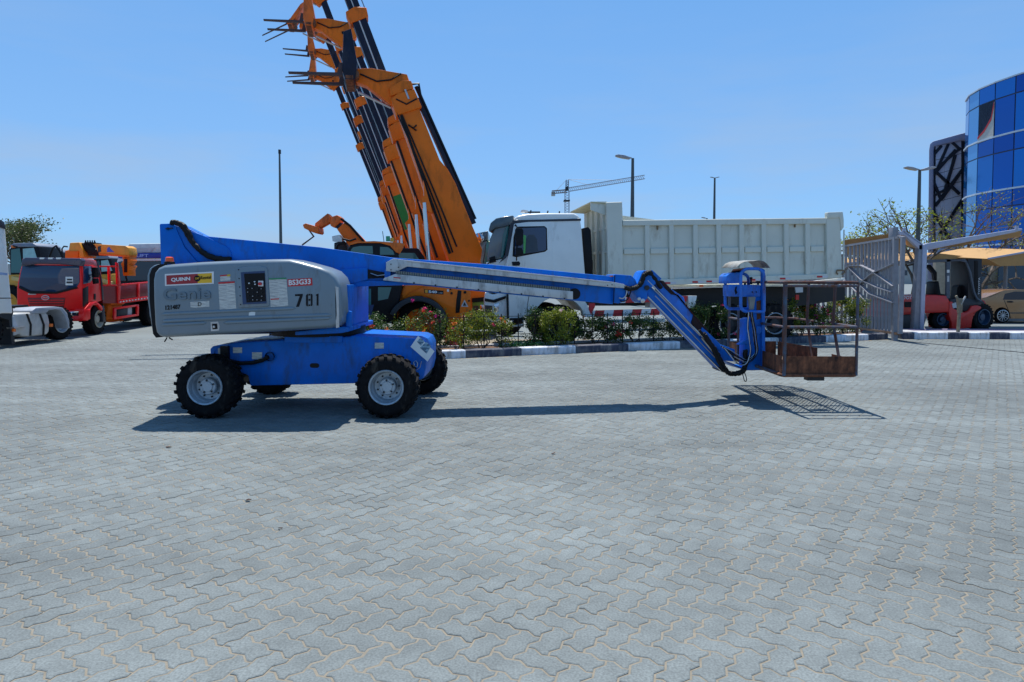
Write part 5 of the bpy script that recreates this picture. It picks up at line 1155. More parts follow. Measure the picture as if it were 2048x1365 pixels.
rside('cab_roof', [(160, 518), (184, 519), (195, 524), (200, 534), (196, 536), (186, 530), (162, 530)], pink, fcab, 1.70, .01)
rside('rear_trim', [(193, 522), (197, 524), (206, 570), (208, 600), (205, 601), (202, 560)], MATS['navy_trim'], fcab, .05, .02)
rside('side_window', [(167, 532), (184, 533), (186, 545), (188, 556), (180, 566), (167, 569)], blue_glass, sc, .01, .012); rside('quarter_window', [(189, 536), (194, 540), (198, 552), (197, 556), (191, 548)], blue_glass, sc, .01, .012)
rside('fender_vent', [(166, 578), (177, 572), (177, 606), (166, 616)], black, sc, .01, .012)
rside('air_slot', quad(188, 588, 192, 600), black, sc, .01, .012)
b = MB(); Q = rs.off(-.25); tpm(b, [(182, 535), (194, 535), (195, 556), (183, 556)], YP(20.7), .1, black); tpm(b, [(183, 557), (194, 557), (195, 567), (185, 569)], YP(20.7), .1, black); b.build('mirror', fcab, bevel=.02)
ws = tp('windscreen', [(37, 568), (41, 545), (45, 530), (158, 532), (159, 565), (152, 576), (110, 585), (60, 584), (38, 575)], rf.off(-.02), .05, blue_glass, fcab, bevel=.02)
tp('windscreen_card', quad(131, 554, 146, 571), rf.off(-.035), .006, paper, ws); ws.children[0].name = 'notice_sheet'  # paper notice standing at the windscreen, print bars follow
b = MB(); tpm(b, [(134, 558), (144, 558), (144, 561), (134, 561)], rf.off(-.045), .003, darkgrey); tpm(b, [(133, 563.5), (145, 563.5), (145, 567), (133, 567)], rf.off(-.045), .003, darkgrey); b.build('print', ws)
tp('wiper_cowl', [(38, 572), (60, 582), (110, 584), (152, 574), (155, 577), (112, 588), (60, 588), (37, 577)], rf.off(-.04), .05, black, fcab, bevel=.008)
vz = tp('sun_visor', [(41, 533), (44, 519), (50, 515.5), (160, 517), (164, 522), (160, 533), (118, 529), (74, 528), (50, 532)], rf.off(-.16), .2, M('dark_purple_visor', (.05, .045, .075), .3), fcab, bevel=.03, seg=3)
for u in (79, 96, 112): tp('marker_lamp', quad(u, 515.5, u + 9, 518.8), rf.off(-.175), .05, paper, vz)
tp('grille', [(55, 596), (130, 596), (127, 616), (60, 616)], rf.off(-.015), .02, M('dark_red_grille', (.16, .004, .006), .5), fcab, bevel=.005)
for v in (600, 605, 610): tp('slat', quad(58, v, 127, v + 1.6), rf.off(-.025), .01, red, fcab)
b = MB(); c = rf.off(-.02).at(91, 595.8); pts = [c + Vector((.12 * math.cos(a * .4488), 0, .075 * math.sin(a * .4488))) for a in range(14)]; b.prism(pts, (0, -.012, 0), silverg); bd = b.build('oval_badge', fcab)
b = MB(); pts = [c + Vector((.098 * math.cos(a * .4488), -.013, .055 * math.sin(a * .4488))) for a in range(14)]; b.prism(pts, (0, -.003, 0), red); b.build('badge_field', bd)
txt('lettering', 'FAW', (86, 597.5), (96, 597.5), 3.5, rf.off(-.04), silverg, bd, .02)
txt('lettering', '中', (56, 592), (60, 592), 0.1, rf.off(-.02), silverg, fcab) if False else tp('small_badge', quad(56, 587, 72, 590), rf.off(-.012), .01, silverg, fcab)
bm_ = tp('bumper', [(44, 622), (120, 622), (167, 619), (167, 640), (160, 643), (60, 643), (44, 640)], rf.off(-.06), .35, red, rt, bevel=.03, seg=3)
tp('headlight', [(136, 624), (157, 623), (157, 633), (139, 633)], rf.off(-.08), .06, chrome, bm_, bevel=.006); tp('headlight_core', quad(144, 625.5, 152, 631.5), rf.off(-.09), .02, dark_glass, bm_); tp('fog_lamp', quad(140, 637, 157, 639.6), rf.off(-.08), .04, silverg, bm_)
rside('wheel_arch', [(166, 640), (170, 618), (180, 606), (192, 603), (203, 612), (206, 618), (204, 622), (196, 610), (186, 611), (178, 622), (176, 642)], red, rt, .3, .05)
rside('mudflap', [(203, 612), (208, 612), (212, 645), (206, 644)], M('navy_trim', (0, 0, 0)), rt, .4, 0)
# bed
bedp = rside('drop_side', [(240, 570), (296, 564), (340, 560), (340, 590), (296, 596), (240, 604)], M('dark_red_paint', (.22, .004, .006), .4, coat=.2), rt, .05, 0)
rside('top_rail', [(206, 570), (240, 569), (340, 560), (340, 563), (240, 572.5), (206, 573)], red, bedp, .06, .03); rside('bottom_rail', [(238, 600), (296, 592), (340, 588), (340, 596), (296, 600.5), (238, 608)], red, bedp, .06, .03)
rside('post', [(233, 525), (237, 526), (242, 572), (240, 607), (236, 607)], red, rt, .05, .03); rside('post', [(217, 533), (220, 533), (223, 572), (219, 572)], red, rt, .05, .03); rside('headboard_rail', [(202, 532), (234, 532), (234, 535), (202, 535)], red, rt, .05, .03)
rside('post', [(276, 568), (280, 568), (280, 596), (276, 597)], red, rt, .05, .04)
b = MB(); Q = rs.off(0); b.prism([Q.at(206, 573), Q.at(206, 607), Q.at(238, 607), Q.at(238, 573)], rs.n * 1.9, M('dark_red_paint', (0, 0, 0))); b.prism([Q.at(238, 602), Q.at(340, 592), Q.at(340, 594), Q.at(238, 605)], rs.n * 2.0, M('dark_red_paint', (0, 0, 0))); b.build('bed_floor', rt)
for k in range(10): rside('reflector_dash', [(240 + k * 6, 603.5 - k * .85), (243 + k * 6, 603 - k * .85), (243 + k * 6, 605 - k * .85), (240 + k * 6, 605.5 - k * .85)], white_mark, bedp, .01, .08, 0)
rside('side_guard', [(228, 616), (278, 609), (278, 613), (228, 620)], red, rt, .05, .02); rside('side_guard', [(228, 635), (278, 628), (278, 632), (228, 640)], red, rt, .05, .02); rside('side_guard', [(228, 618), (233, 618), (233, 638), (228, 638)], red, rt, .05, .03); rside('side_guard', [(274, 611), (278, 611), (278, 630), (274, 630)], red, rt, .05, .03)
rside('fuel_tank', [(235, 620), (254, 617), (254, 633), (235, 636)], darkgrey, rt, .5, -.05); rside('tank_end', [(256, 616), (264, 615), (264, 631), (256, 633)], silverg, rt, .5, -.05)
rside('underframe', [(206, 606), (340, 595), (340, 630), (206, 645)], M('dark_underframe', (0, 0, 0)), rt, .8, -.5, 0)
side_wheel(rt, Vector((-13.04, 21.25, .48)), .48, (1, .1, 0), M('tan_rim', (.45, .42, .33), .5)); side_wheel(rt, Vector((-14.8, 21.0, .50)), .50, (-1, 0, 0)); side_wheel(rt, Vector((-13.45, 25.2, .50)), .50, (1, .1, 0), M('blue_grey_rim', (.18, .22, .28), .5)); side_wheel(rt, Vector((-15.3, 25.1, .50)), .50, (-1, 0, 0))
# crane on the truck
cq = YP(22.6)
tp('crane_base', [(205, 606), (212, 590), (220, 588), (222, 610), (216, 612), (212, 640), (221, 645), (210, 645)], YP(22.2), .8, orange, rt, bevel=.02)
cr = tp('crane_column', [(130, 502), (137, 500), (139, 486), (158, 485), (165, 500), (168, 515), (150, 517), (130, 516)], cq, .7, yellowm, rt, bevel=.03); tp('crane_box', quad(130, 502, 156, 516.5), cq.off(-.05), .8, orange, cr, bevel=.01)
tp('crane_linkage', [(155, 487), (186, 485), (190, 498), (196, 500), (196, 512), (176, 512), (172, 502), (165, 505), (158, 495)], cq.off(.1), .5, black, cr, bevel=.03)
cb = tp('crane_boom', [(185, 488), (250, 492), (257, 496), (259, 508), (256, 514), (200, 510), (196, 506), (190, 492)], cq.off(-.05), .5, yellowm, rt, bevel=.02); tp('boom_underside', [(197, 507), (258, 511), (256, 515), (198, 511)], cq.off(-.07), .5, orange, cb)
tp('crane_decal', [(214, 497), (218, 494), (222, 499), (229, 505), (214, 504.5)], cq.off(-.056), .004, M('blue_decal', (.05, .12, .5), .4), cb)
tp('crane_decal', [(195, 494), (201, 492), (202, 504), (196, 506)], cq.off(-.06), .01, M('navy_trim', (0, 0, 0)), cb)
b = MB(); P = cq.off(0)
for i in range(5): b.tube([P.at(168 + i * 5, 490), P.at(171 + i * 4.5, 483 + (i % 2)), P.at(178 + i * 4, 492)], .025, hosem, 5); b.tube([P.at(171 + i * 4.5, 490), P.at(171 + i * 4.5, 481)], .02, black, 5)
b.build('crane_hoses', cr)
hk = tp('hook_block', [(243, 512), (250, 516), (258, 514), (262, 522), (256, 530), (262, 533), (258, 540), (259, 552), (246, 552), (244, 536), (241, 528), (246, 522)], cq.off(-.02), .4, orange, rt, bevel=.02)
tp('hook_gap', [(248, 518), (254, 518), (254, 545), (248, 545)], cq.off(-.04), .44, black, hk); b = MB(); P = cq.off(.2); b.tube([P.at(252, 552), P.at(252, 556), P.at(254, 560), P.at(252, 564), P.at(249, 562)], .03, black, 6); b.build('hook', hk)

# ============================================================ MACHINES AND TRUCKS BEHIND, LEFT
def loader(u0, u1, vt, Y, label, bodycol, vb=560, seed=0):
    """cab of a loader: dark frame, tinted panes, body below, wheels on the ground"""
    P = YP(Y); t = thing('wheel_loader', label, 'loader', (gx((u0 + u1) / 2, Y), Y, 0), 'yellow loaders parked behind the red crane truck'); w_ = u1 - u0
    c = tp('cab', [(u0, vb), (u0 - 2, vt + 12), (u0 + 4, vt + 1), (u0 + w_ * .75, vt), (u1 - w_ * .12, vt + 6), (u1, vb - 8), (u1, vb)], P, 1.4, black, t, bevel=.05, seg=3)
    tp('cab_roof', [(u0 - 3, vt + 4), (u0 + 6, vt - 1), (u0 + w_ * .7, vt - 2), (u1 - w_ * .18, vt + 3), (u1 - w_ * .16, vt + 6), (u0, vt + 7)], P.off(-.05), 1.5, M('dull_grey_roof', (.18, .21, .26), .5), c, bevel=.03)
    tp('side_window', [(u0 + 2, vb - 6), (u0 + 2, vt + 12), (u0 + w_ * .30, vt + 9), (u0 + w_ * .38, vb - 18), (u0 + w_ * .34, vb - 6)], P.off(-.01), .01, teal_glass, c)
    tp('windscreen', [(u0 + w_ * .42, vb - 8), (u0 + w_ * .40, vt + 10), (u0 + w_ * .74, vt + 8), (u0 + w_ * .96, vb - 10)], P.off(-.01), .01, M('pale_teal_screen', (.30, .50, .50), .1), c)
    tp('body', [(u0 - 6, vb - 2), (u1 + 8, vb - 4), (u1 + 10, 612), (u0 - 6, 615)], P.off(-.1), 1.8, bodycol, t, bevel=.04)
    tp('lift_arm', [(u0 + 2, vb + 1), (u1 - 2, vb + 12), (u1 - 2, vb + 20), (u0 + 2, vb + 9)], P.off(-.25), .2, cream, t, bevel=.02)
    for u in (u0 + 4, u1 + 4): cc = Vector((gx(u, Y), Y - .05, .75)); tyre_like(cc, .75, .5, (0, -1, 0)).build('wheel', t, loc=cc)
loader(20, 84, 488, 27.5, 'yellow loader with pale teal windscreen between the white tractor unit and the red cab', yellowm, 552)
loader(82, 128, 500, 31, 'yellow loader half hidden behind the red cab roof left of the crane column', yellowm, 560)
loader(186, 226, 512, 29.5, 'yellow loader seen between the red cab and the white and blue truck', yellowm, 552)
b = MB(); tpm(b, quad(22, 491, 27, 496), YP(27.2), .1, amber); b.tube([YP(27.2).at(26, 492), YP(27.2).at(34, 494)], .03, black, 5); ml = b.build('work_lamp', bpy.data.objects['wheel_loader'])
b = MB(); P = YP(26.5); b.tube([P.at(125, 525), P.at(124, 498), P.at(128, 493), P.at(135, 494)], .03, black, 6); b.tube([P.at(96, 520), P.at(105, 497), P.at(112, 492), P.at(121, 505), P.at(124, 515)], .04, black, 6); tag(b.build('mirror_frame', bpy.data.objects['wheel_loader.001']))
wt = thing('parked_truck', 'white and blue high roofed truck with letters on its visor left of the boom riser', 'truck', (gx(290, 27), 27, 0)); P = YP(26.5)
wc = tp('cab', [(232, 640), (232, 525), (240, 500), (258, 488), (350, 488), (360, 640)], P.off(.2), 2.2, white, wt, bevel=.08, seg=3)
tp('roof_fairing', [(255, 493), (258, 488), (320, 487), (345, 490), (345, 506), (322, 506), (262, 507), (258, 500)], P.off(.1), 1.8, M('offwhite_fairing', (.58, .62, .60), .5), wc, bevel=.04)
tp('roof_shade', [(262, 503), (268, 497), (310, 496), (300, 505)], P.off(.08), .03, silverg, wc)
vs_ = tp('sun_visor', [(236, 508), (258, 506.5), (345, 506.5), (345, 516), (236, 517)], P.off(.0), .3, M('visor_blue', (.01, .03, .30), .3), wc, bevel=.01)
txt('lettering', 'TRUFT', (256, 515), (297, 515), 6.3, P.off(-.012), M('pale_blue_letters', (.35, .50, .85), .5), vs_, .01)
tp('white_strip', [(236, 518), (345, 517), (345, 521.5), (236, 522)], P.off(.05), .1, white, wc); tp('windscreen', [(236, 524), (345, 523), (345, 560), (238, 562)], P.off(.12), .1, dark_glass, wc)
tp('grille', [(236, 562), (345, 561), (345, 635), (238, 638)], P.off(.1), .2, black, wc)
for u in (245, 335): side_wheel(wt, Vector((gx(u, 27.5), 27.6, .5)), .5, (0, -1, 0))

# ============================================================ LAMPS, CRANE
def lamp_post(u, vt, Y, heads, r, label, hs=1.0, vb=540):
    P = YP(Y); T = P.at(u, vt); t = thing('street_lamp', label, 'street lamp', (T.x, T.y, 0))
    b = MB(); b.tube([(T.x, T.y, 0), (T.x, T.y, T.z)], r, M('lamp_pole_grey', (.06, .075, .08), .5), 10, rs=[r * 1.5, r * .7]); b.build('pole', t)
    for sx in heads:
        b = MB(); pts = [(0.05, .02), (.18, .05), (.5, .16), (.85, .20), (1.0, .17), (.98, .10), (.6, .0), (.2, -.06)]
        b.prism([T + Vector((sx * x * hs, -.14 * hs, z * hs)) for x, z in pts], (0, .28 * hs, 0), M('lamp_head_grey', (.30, .30, .32), .5)); h = b.build('lamp_head', t, bevel=.02 * hs)
        b = MB(); b.prism([T + Vector((sx * x * hs, -.10 * hs, z * hs)) for x, z in ((.25, -.045), (.6, .005), (.9, .075), (.9, .065), (.6, -.01), (.25, -.06))], (0, .2 * hs, 0), M('lamp_lens', (.35, .28, .12), .2)); b.build('lens', h)
lamp_post(559, 306, 85, [], .16, 'thin tall pole alone on the left behind the lift boom')
b = MB(); P = YP(85); b.box(P.at(559.3, 304), (.25, .3, .5), darkgrey); b.build('lamp_head', bpy.data.objects['street_lamp'])
lamp_post(1265.5, 317, 45, [-1], .13, 'single headed street lamp rising behind the front of the tipper body', 1.15)
lamp_post(1429.5, 356, 80, [-1, 1], .15, 'distant thin double street lamp above the middle of the tipper body', .55)
lamp_post(1839.5, 340, 30, [-1, 1], .085, 'street lamp with two wide heads in front of the lattice building', .68)
lamp_post(1414, 437, 60, [-1], .10, 'street lamp whose small head just clears the tipper body top', .5)
ct = thing('tower_crane', 'faint white tower crane on the horizon above the white truck cab', 'tower crane', (gx(1134, 250), 250, 0)); P = YP(250)
CW = M('crane_white', (.42, .45, .50), .6, var=.1)
def lattice(a, c, wd, n, mat, par, name, r=.14):
    b = MB(); a = Vector(a); c = Vector(c); d = (c - a).normalized(); s = d.cross(Vector((0, 1, 0))).normalized(); L = (c - a).length
    A_ = [a + s * wd * q + Vector((0, wd * e, 0)) for q, e in ((-.5, -.5), (.5, -.5), (.5, .5), (-.5, .5))]
    for q in A_: b.bar(q, q + d * L, r * 1.6, r * 1.6, mat, up=(0, 1, .1))
    for i in range(n):
        for j in range(4):
            k = (j + 1) % 4; b.bar(A_[j] + d * (L * i / n), A_[k] + d * (L * (i + 1) / n), r, r, mat, up=(0, 1, .1))
    return b.build(name, par, smooth=0)
m0 = P.at(1134, 560); lattice((m0.x, 250, 0), P.at(1134, 383), 1.5, 34, CW, ct, 'mast'); lattice(P.at(1134, 382), P.at(1134.5, 361), .9, 6, M('crane_dark', (.15, .15, .18), .6), ct, 'mast_top')
lattice(P.at(1136, 380), P.at(1289, 354.5), 1.3, 40, CW, ct, 'jib', .11); lattice(P.at(1104, 385), P.at(1134, 382.5), 1.0, 8, M('crane_rust', (.20, .12, .09), .6), ct, 'counter_jib')
b = MB(); tpm(b, quad(1103, 384, 1110.5, 391.5), YP(249.5), 2, M('crane_counterweight', (.35, .36, .36), .8)); b.build('counterweight', ct)
b = MB()
for (a, c) in (((1135, 359), (1245, 361)), ((1135, 359), (1180, 371)), ((1134, 359), (1112, 382))): b.tube([P.at(*a), P.at(*c)], .07, CW, 4)
b.build('tie_rods', ct); b = MB(); tpm(b, quad(1131, 374, 1137, 381), YP(248.5), 2, darkgrey); tpm(b, quad(1128, 400, 1140, 402.5), YP(248.5), 3, darkgrey); b.build('crane_cab', ct)

# ============================================================ GATE
gA = G(1795, 683); gate = thing('sliding_gate', 'grey ornamental steel gate with curved bands at the end of the flower bed', 'gate', (gA.x, gA.y, 0))
gp = PL(gA.x, gA.y, .10, 1.0)
def gbar(u0, v0, u1, v1, w_, name='bar', mat=galv, o=0, th=.06):
    a = gp.off(o).at(u0, v0); c = gp.off(o).at(u1, v1); b = MB(); b.bar(a, c, th, w_, mat, up=tuple(gp.n)); return b.build(name, gate)
gbar(1791, 474, 1789, 684, .12, 'post', th=.12); 
tl, tr, bl, br = (1688, 493), (1800, 475), (1688, 652), (1797, 668)
gbar(*tl, *tr, .10, 'rail'); gbar(*bl, *br, .10, 'rail', M('rusty_gate_rail', (.20, .14, .10), .7, var=.4, dirt=(.25, .10, .03), dirt_amt=.5))
nb = 13
for i in range(nb):
    t_ = i / nb; u = 1692 + (1786 - 1692) * (t_ ** .93); vt = 492.5 - (u - 1688) * .16; vb = 652 + (u - 1688) * .145; gbar(u, vt, u - 1.2, vb, .062)
for pts in ([(1688, 541), (1700, 532), (1722, 531), (1745, 542), (1788, 573)], [(1722, 568), (1745, 548), (1788, 528)], [(1722, 570), (1740, 588), (1788, 606)], [(1700, 536), (1724, 560), (1755, 575), (1786, 585)], [(1688, 560), (1710, 580), (1735, 604), (1712, 620)]):
    b = MB(); Q = [gp.off(-.05).at(*q) for q in pts]
    for i in range(len(Q) - 1): b.bar(Q[i], Q[i + 1], .03, .13, galv, up=tuple(gp.n))
    b.build('curved_band', gate)
gbar(1806, 477, 1800, 668, .10, 'post', th=.10); gbar(1797, 474, 1808, 476, .08, 'rail')
tag(tp('gate_pillar', [(1786, 455), (1797, 454), (1797, 500), (1786, 500)], YP(20.4), .25, galv, None, bevel=.006), 'short grey steel stub standing above the right top corner of the gate', 'post')
bpy.data.objects['gate_pillar'].location.z += 0
b = MB(); q0 = YP(20.4).at(1786.5, 500); q1 = YP(20.4).at(1796.5, 500); b.prism([q0, q1, Vector((q1.x, q1.y, 0)), Vector((q0.x, q0.y, 0))], (0, .2, 0), galv); b.build('lower_post', bpy.data.objects['gate_pillar'])
g2 = thing('bar_fence', 'grey upright bar fence seen below the rear of the tipper body', 'fence', (gx(1620, 24), 24, 0)); F = YP(24)
for i in range(15):
    u = 1556 + i * 9.3; b = MB(); a = F.at(u, 480); b.box((a.x, 24, 1.35), (.07, .05, 2.5), galv); b.build('bar', g2)
for z in (.15, 1.6, 2.55): b = MB(); b.box((gx(1622, 24), 23.95, z), (2.5, .05, .08), galv); b.build('rail', g2)

# ============================================================ CARPORTS
c1t = thing('carport', 'tan fabric carport on white steel beams above the forklift', 'carport', (gx(1842, 21.6), 21.6, 0)); Pc = YP(21.6)
lw = M('pale_blue_steel', (.36, .38, .48), .5, var=.08, coat=.1)
tp('post', [(1838, 490), (1852, 490), (1845, 664), (1827, 664)], Pc, .22, galv, c1t, bevel=.01); tp('post_flange', [(1846, 490), (1855, 488), (1848, 663), (1840, 663)], Pc.off(-.04), .26, lw, c1t, bevel=.006)
tp('beam', [(1848, 489), (1856, 487), (2044, 457), (2045, 460), (2030, 465), (1960, 479), (1858, 500), (1846, 498)], Pc.off(-.02), .14, lw, c1t, bevel=.006)
tp('beam', [(1846, 488), (1810, 462), (1798, 464), (1800, 470), (1810, 471), (1840, 500), (1847, 498)], Pc.off(.0), .14, lw, c1t, bevel=.006)
b = MB(); A_ = [Pc.at(1856, 487), Pc.at(2044, 458), YP(26).at(2040, 470), YP(26).at(1858, 496)]; b.prism([q - Vector((0, 0, .08)) for q in A_], (0, 0, .02), tan_fab)
B2 = [Pc.at(1808, 465), Pc.at(1846, 492), YP(26).at(1846, 504), YP(26).at(1812, 490)]; b.prism(B2, (0, 0, .02), tan_fab)
B3 = [Pc.at(1806, 465), YP(22.5).at(1686, 482), YP(27).at(1690, 512), YP(27).at(1812, 504)]; b.prism(B3, (0, 0, .02), tan_fab)
B4 = [Pc.at(1860, 497), Pc.at(1960, 479), YP(24).at(1930, 492), YP(24).at(1880, 497)]; b.prism(B4, (0, 0, .02), tan_fab)
b.build('canopy', c1t, smooth=0)
b = MB(); b.tube([Pc.at(2033, 460), Pc.at(2034, 452)], .05, lw, 8); b.tube([Pc.at(2034, 452), YP(30).at(1900, 470)], .012, darkgrey, 4); b.tube([Pc.at(1808, 463), Pc.at(1809, 457)], .05, lw, 8); b.build('finial', c1t)
def carport2(name_label, Y, uvs, posts):
    P = YP(Y); t = thing('carport', name_label, 'carport', (gx(posts[0], Y), Y, 0)); b = MB(); A_ = [P.at(*q) for q in uvs]; n = len(A_)
    b.prism(A_, Vector((0, 4.5, .3)), tan_fab); b.build('canopy', t, smooth=0)
    for u in posts: b = MB(); q = P.at(u, 520); b.tube([(q.x, Y + 2, 0), (q.x, Y + 2, q.z)], .08, galv, 10); b.build('post', t)
    b = MB(); b.bar(A_[0] + Vector((0, -.03, 0)), A_[1] + Vector((0, -.03, 0)), .06, .07, lw); b.build('edge_beam', t)
carport2('low tan carport seen under the first one behind the forklift roof', 31, [(1815, 523), (1877, 507), (1985, 519), (2005, 531), (1985, 532), (1880, 517), (1818, 527)], [1985, 1830])
carport2('tan carport at the right edge over the bronze car', 29, [(1975, 518), (2075, 500), (2110, 512), (2110, 530), (2000, 533)], [1991, 2080])
carport2('tan carport glimpsed through the gate bars', 34, [(1680, 530), (1720, 524), (1795, 522), (1800, 532), (1690, 538)], [1700, 1790])

# ============================================================ FORKLIFT
fk = thing('forklift', 'red forklift with black mast standing under the carport behind the gate', 'forklift', (gx(1890, 22.6), 22.6, 0)); Pf = YP(22.5)
fr_red = M('forklift_red', (.62, .02, .012), .38, var=.08, coat=.2)
tp('counterweight', [(1745, 600), (1800, 592), (1870, 590), (1893, 592), (1899, 602), (1900, 625), (1850, 627), (1745, 635)], Pf, 1.3, fr_red, fk, bevel=.03, seg=3)
tp('vent', quad(1809, 604, 1829, 615), Pf.off(-.01), .02, black, fk); tp('lower_body', [(1745, 630), (1850, 626), (1852, 640), (1846, 662), (1745, 662)], Pf.off(.1), 1.1, M('forklift_black', (.02, .022, .028), .5), fk, bevel=.02)
tp('body', [(1899, 603), (1906, 604), (1908, 618), (1930, 626), (1938, 622), (1944, 612), (1955, 611), (1963, 614), (1963, 618), (1952, 625), (1945, 640), (1943, 656), (1904, 660), (1903, 645), (1898, 632), (1898, 625)], Pf.off(-.02), 1.3, fr_red, fk, bevel=.025, seg=3)
tp('seat_deck', [(1899, 600), (1912, 597), (1932, 596), (1950, 600), (1962, 604), (1964, 611), (1950, 611), (1942, 620), (1930, 624), (1910, 616)], Pf.off(.05), 1.1, M('forklift_black', (0, 0, 0)), fk, bevel=.03)
tp('seat', [(1870, 565), (1878, 562), (1882, 588), (1896, 590), (1896, 596), (1868, 594)], Pf.off(.4), .5, black, fk, bevel=.03)
b = MB(); tpm(b, [(1893, 518), (1901, 519), (1900, 596), (1893, 598)], Pf, .08, M('guard_grey_blue', (.07, .09, .12), .5)); b.tube([Pf.at(1901, 522), Pf.at(1920, 521), Pf.at(1932, 524), Pf.at(1940, 545), Pf.at(1948, 585), Pf.at(1954, 598), Pf.at(1962, 603)], .035, MATS['guard_grey_blue'], 8)
tpm(b, [(1820, 524), (1850, 520), (1930, 518), (1934, 522), (1900, 524), (1822, 528)], Pf, 1.2, MATS['guard_grey_blue']); tpm(b, [(1828, 524), (1834, 524), (1834, 592), (1828, 592)], Pf, .08, black); tpm(b, [(1848, 530), (1862, 530), (1874, 545), (1874, 562), (1868, 562), (1866, 548), (1856, 536), (1848, 536)], Pf.off(.5), .1, black)
b.build('overhead_guard', fk, bevel=.006)
tp('mast', [(1936, 518), (1964, 518), (1963, 600), (1970, 606), (1966, 614), (1936, 600)], Pf.off(.1), .9, M('mast_black', (.012, .012, .016), .5), fk, bevel=.01); tp('mast_channel', quad(1950, 522, 1956, 598), Pf.off(.08), .03, black, fk)
q = txt('lettering', 'TOYOTA', (1797, 599.7), (1828, 598.8), 7, Pf.off(-.006), white_mark, fk, .03, skew=.2)
o = txt('mast_lettering', 'TOYOTA', (1940, 590), (1975, 590), 3.6, Pf.off(.07), silverg, fk, .02); o.rotation_euler = (0, -math.pi / 2, 0); o.location += Vector((.32, 0, 0))
tp('control_column', [(1915, 575), (1920, 570), (1926, 590), (1922, 597), (1912, 597)], Pf.off(.4), .3, black, fk); tp('load_plate', quad(1894, 540, 1899, 546), Pf.off(-.01), .01, paper, fk); tp('load_plate', quad(1894.5, 552, 1898.5, 564), Pf.off(-.01), .01, silverg, fk)
tp('lever_box', [(1904, 608), (1912, 605), (1914, 616), (1906, 617)], Pf.off(-.03), .1, silverg, fk)
side_wheel(fk, Vector((gx(1884, 22.7), 22.75, .38)), .36, (0, -1, 0), M('dark_blue_rim', (.02, .05, .10), .4), .3); side_wheel(fk, Vector((gx(1962, 22.7), 22.75, .46)), .46, (.3, -1, 0), M('dark_blue_rim', (0, 0, 0)), .35); side_wheel(fk, Vector((gx(1778, 22.7), 22.75, .38)), .36, (0, -1, 0), M('dark_blue_rim', (0, 0, 0)), .3)
# rusty stand in front
st = MB(); Ps = YP(20.0); tpm(st, [(1919, 612), (1923, 612), (1920, 666), (1915, 666)], Ps, .07, M('weathered_stand', (.16, .14, .10), .7, var=.3)); st.tube([Ps.at(1921, 612), Ps.at(1916, 600), Ps.at(1912, 592)], .035, MATS['weathered_stand'], 6); st.tube([Ps.at(1921, 612), Ps.at(1925, 603), Ps.at(1931, 593)], .025, silverg, 6); tpm(st, [(1917, 598), (1926, 598), (1925, 626), (1918, 626)], Ps.off(-.02), .1, MATS['weathered_stand'])
tag(st.build('metal_stand', None, bevel=.004), 'thin rusty stand with forked top on the footway in front of the forklift', 'stand')

# ============================================================ CAR
ca = thing('parked_car', 'bronze saloon car cut by the right picture edge beyond the forklift', 'car', (gx(2040, 27), 27, 0)); Pk = YP(26.6)
cb_ = tp('body', [(1962, 600), (1966, 596), (1976, 594), (1990, 588), (2008, 581), (2040, 579), (2075, 581), (2100, 592), (2130, 600), (2160, 612), (2160, 634), (2104, 636)] + arc(2092, 630, 15, 20, -200, 10) + [(2076, 638), (2022, 638)] + arc(2004, 631, 16, 25, -200, 10) + [(1984, 632), (1973, 626), (1966, 622), (1963, 612)], Pk, 1.55, bronze, ca, bevel=.08, seg=4)
tp('side_window', [(2006, 600), (2010, 588), (2030, 583.5), (2060, 584), (2080, 592), (2090, 600)], Pk.off(-.004), .02, dark_glass, cb_); tp('rear_screen', [(1972, 595), (1990, 588), (2003, 583), (2000, 586), (1981, 595)], Pk.off(-.004), .02, M('bronze_tinted_screen', (.16, .10, .06), .15), cb_)
tp('door_handle', [(2015, 603), (2024, 602.5), (2028, 604.5), (2024, 606), (2016, 605.5)], Pk.off(-.03), .03, black, cb_, bevel=.004); tp('sill', [(2020, 625), (2080, 625), (2080, 628), (2020, 628)], Pk.off(-.01), .02, M('brown_sill', (.13, .08, .05), .5), cb_); tp('tail_light', [(1963, 600), (1969, 602), (1972, 608), (1968, 611), (1963, 609)], Pk.off(-.02), .1, redlens, cb_, bevel=.01)
tp('rear_bumper', [(1962, 615), (1976, 616), (1986, 624), (1982, 632), (1970, 630), (1963, 624)], Pk.off(-.01), 1.5, M('pale_bumper', (.40, .36, .28), .4), cb_, bevel=.02)
tp('door_seam', [(2008, 601), (2009, 601), (2018, 622), (2022, 637), (2020.5, 637), (2016.5, 622)], Pk.off(-.003), .004, black, cb_)
for u in (2004, 2092):
    c = Vector((gx(u, 26.7), 26.72, .30)); ty = tyre_like(c, .30, .2, (0, -1, 0), 30).build('wheel', ca, loc=c)
    b = MB(); b.lathe([(.10, .225), (.115, .23), (.12, .205), (.06, .195)], c, (0, -1, 0), steel, 28); b.lathe([(.06, .19), (.05, .0001)], c, (0, -1, 0), black, 20); b.lathe([(.06, .05), (.11, .045), (.12, .0001)], c, (0, -1, 0), silverg, 12)
    for k in range(11): a = k * .5712; b.bar(c + Vector((.04 * math.cos(a), -.105, .04 * math.sin(a))), c + Vector((.205 * math.cos(a), -.11, .205 * math.sin(a))), .02, .022, silverg, up=(0, 1, 0))
    b.build('rim', ty, smooth=30, loc=c)

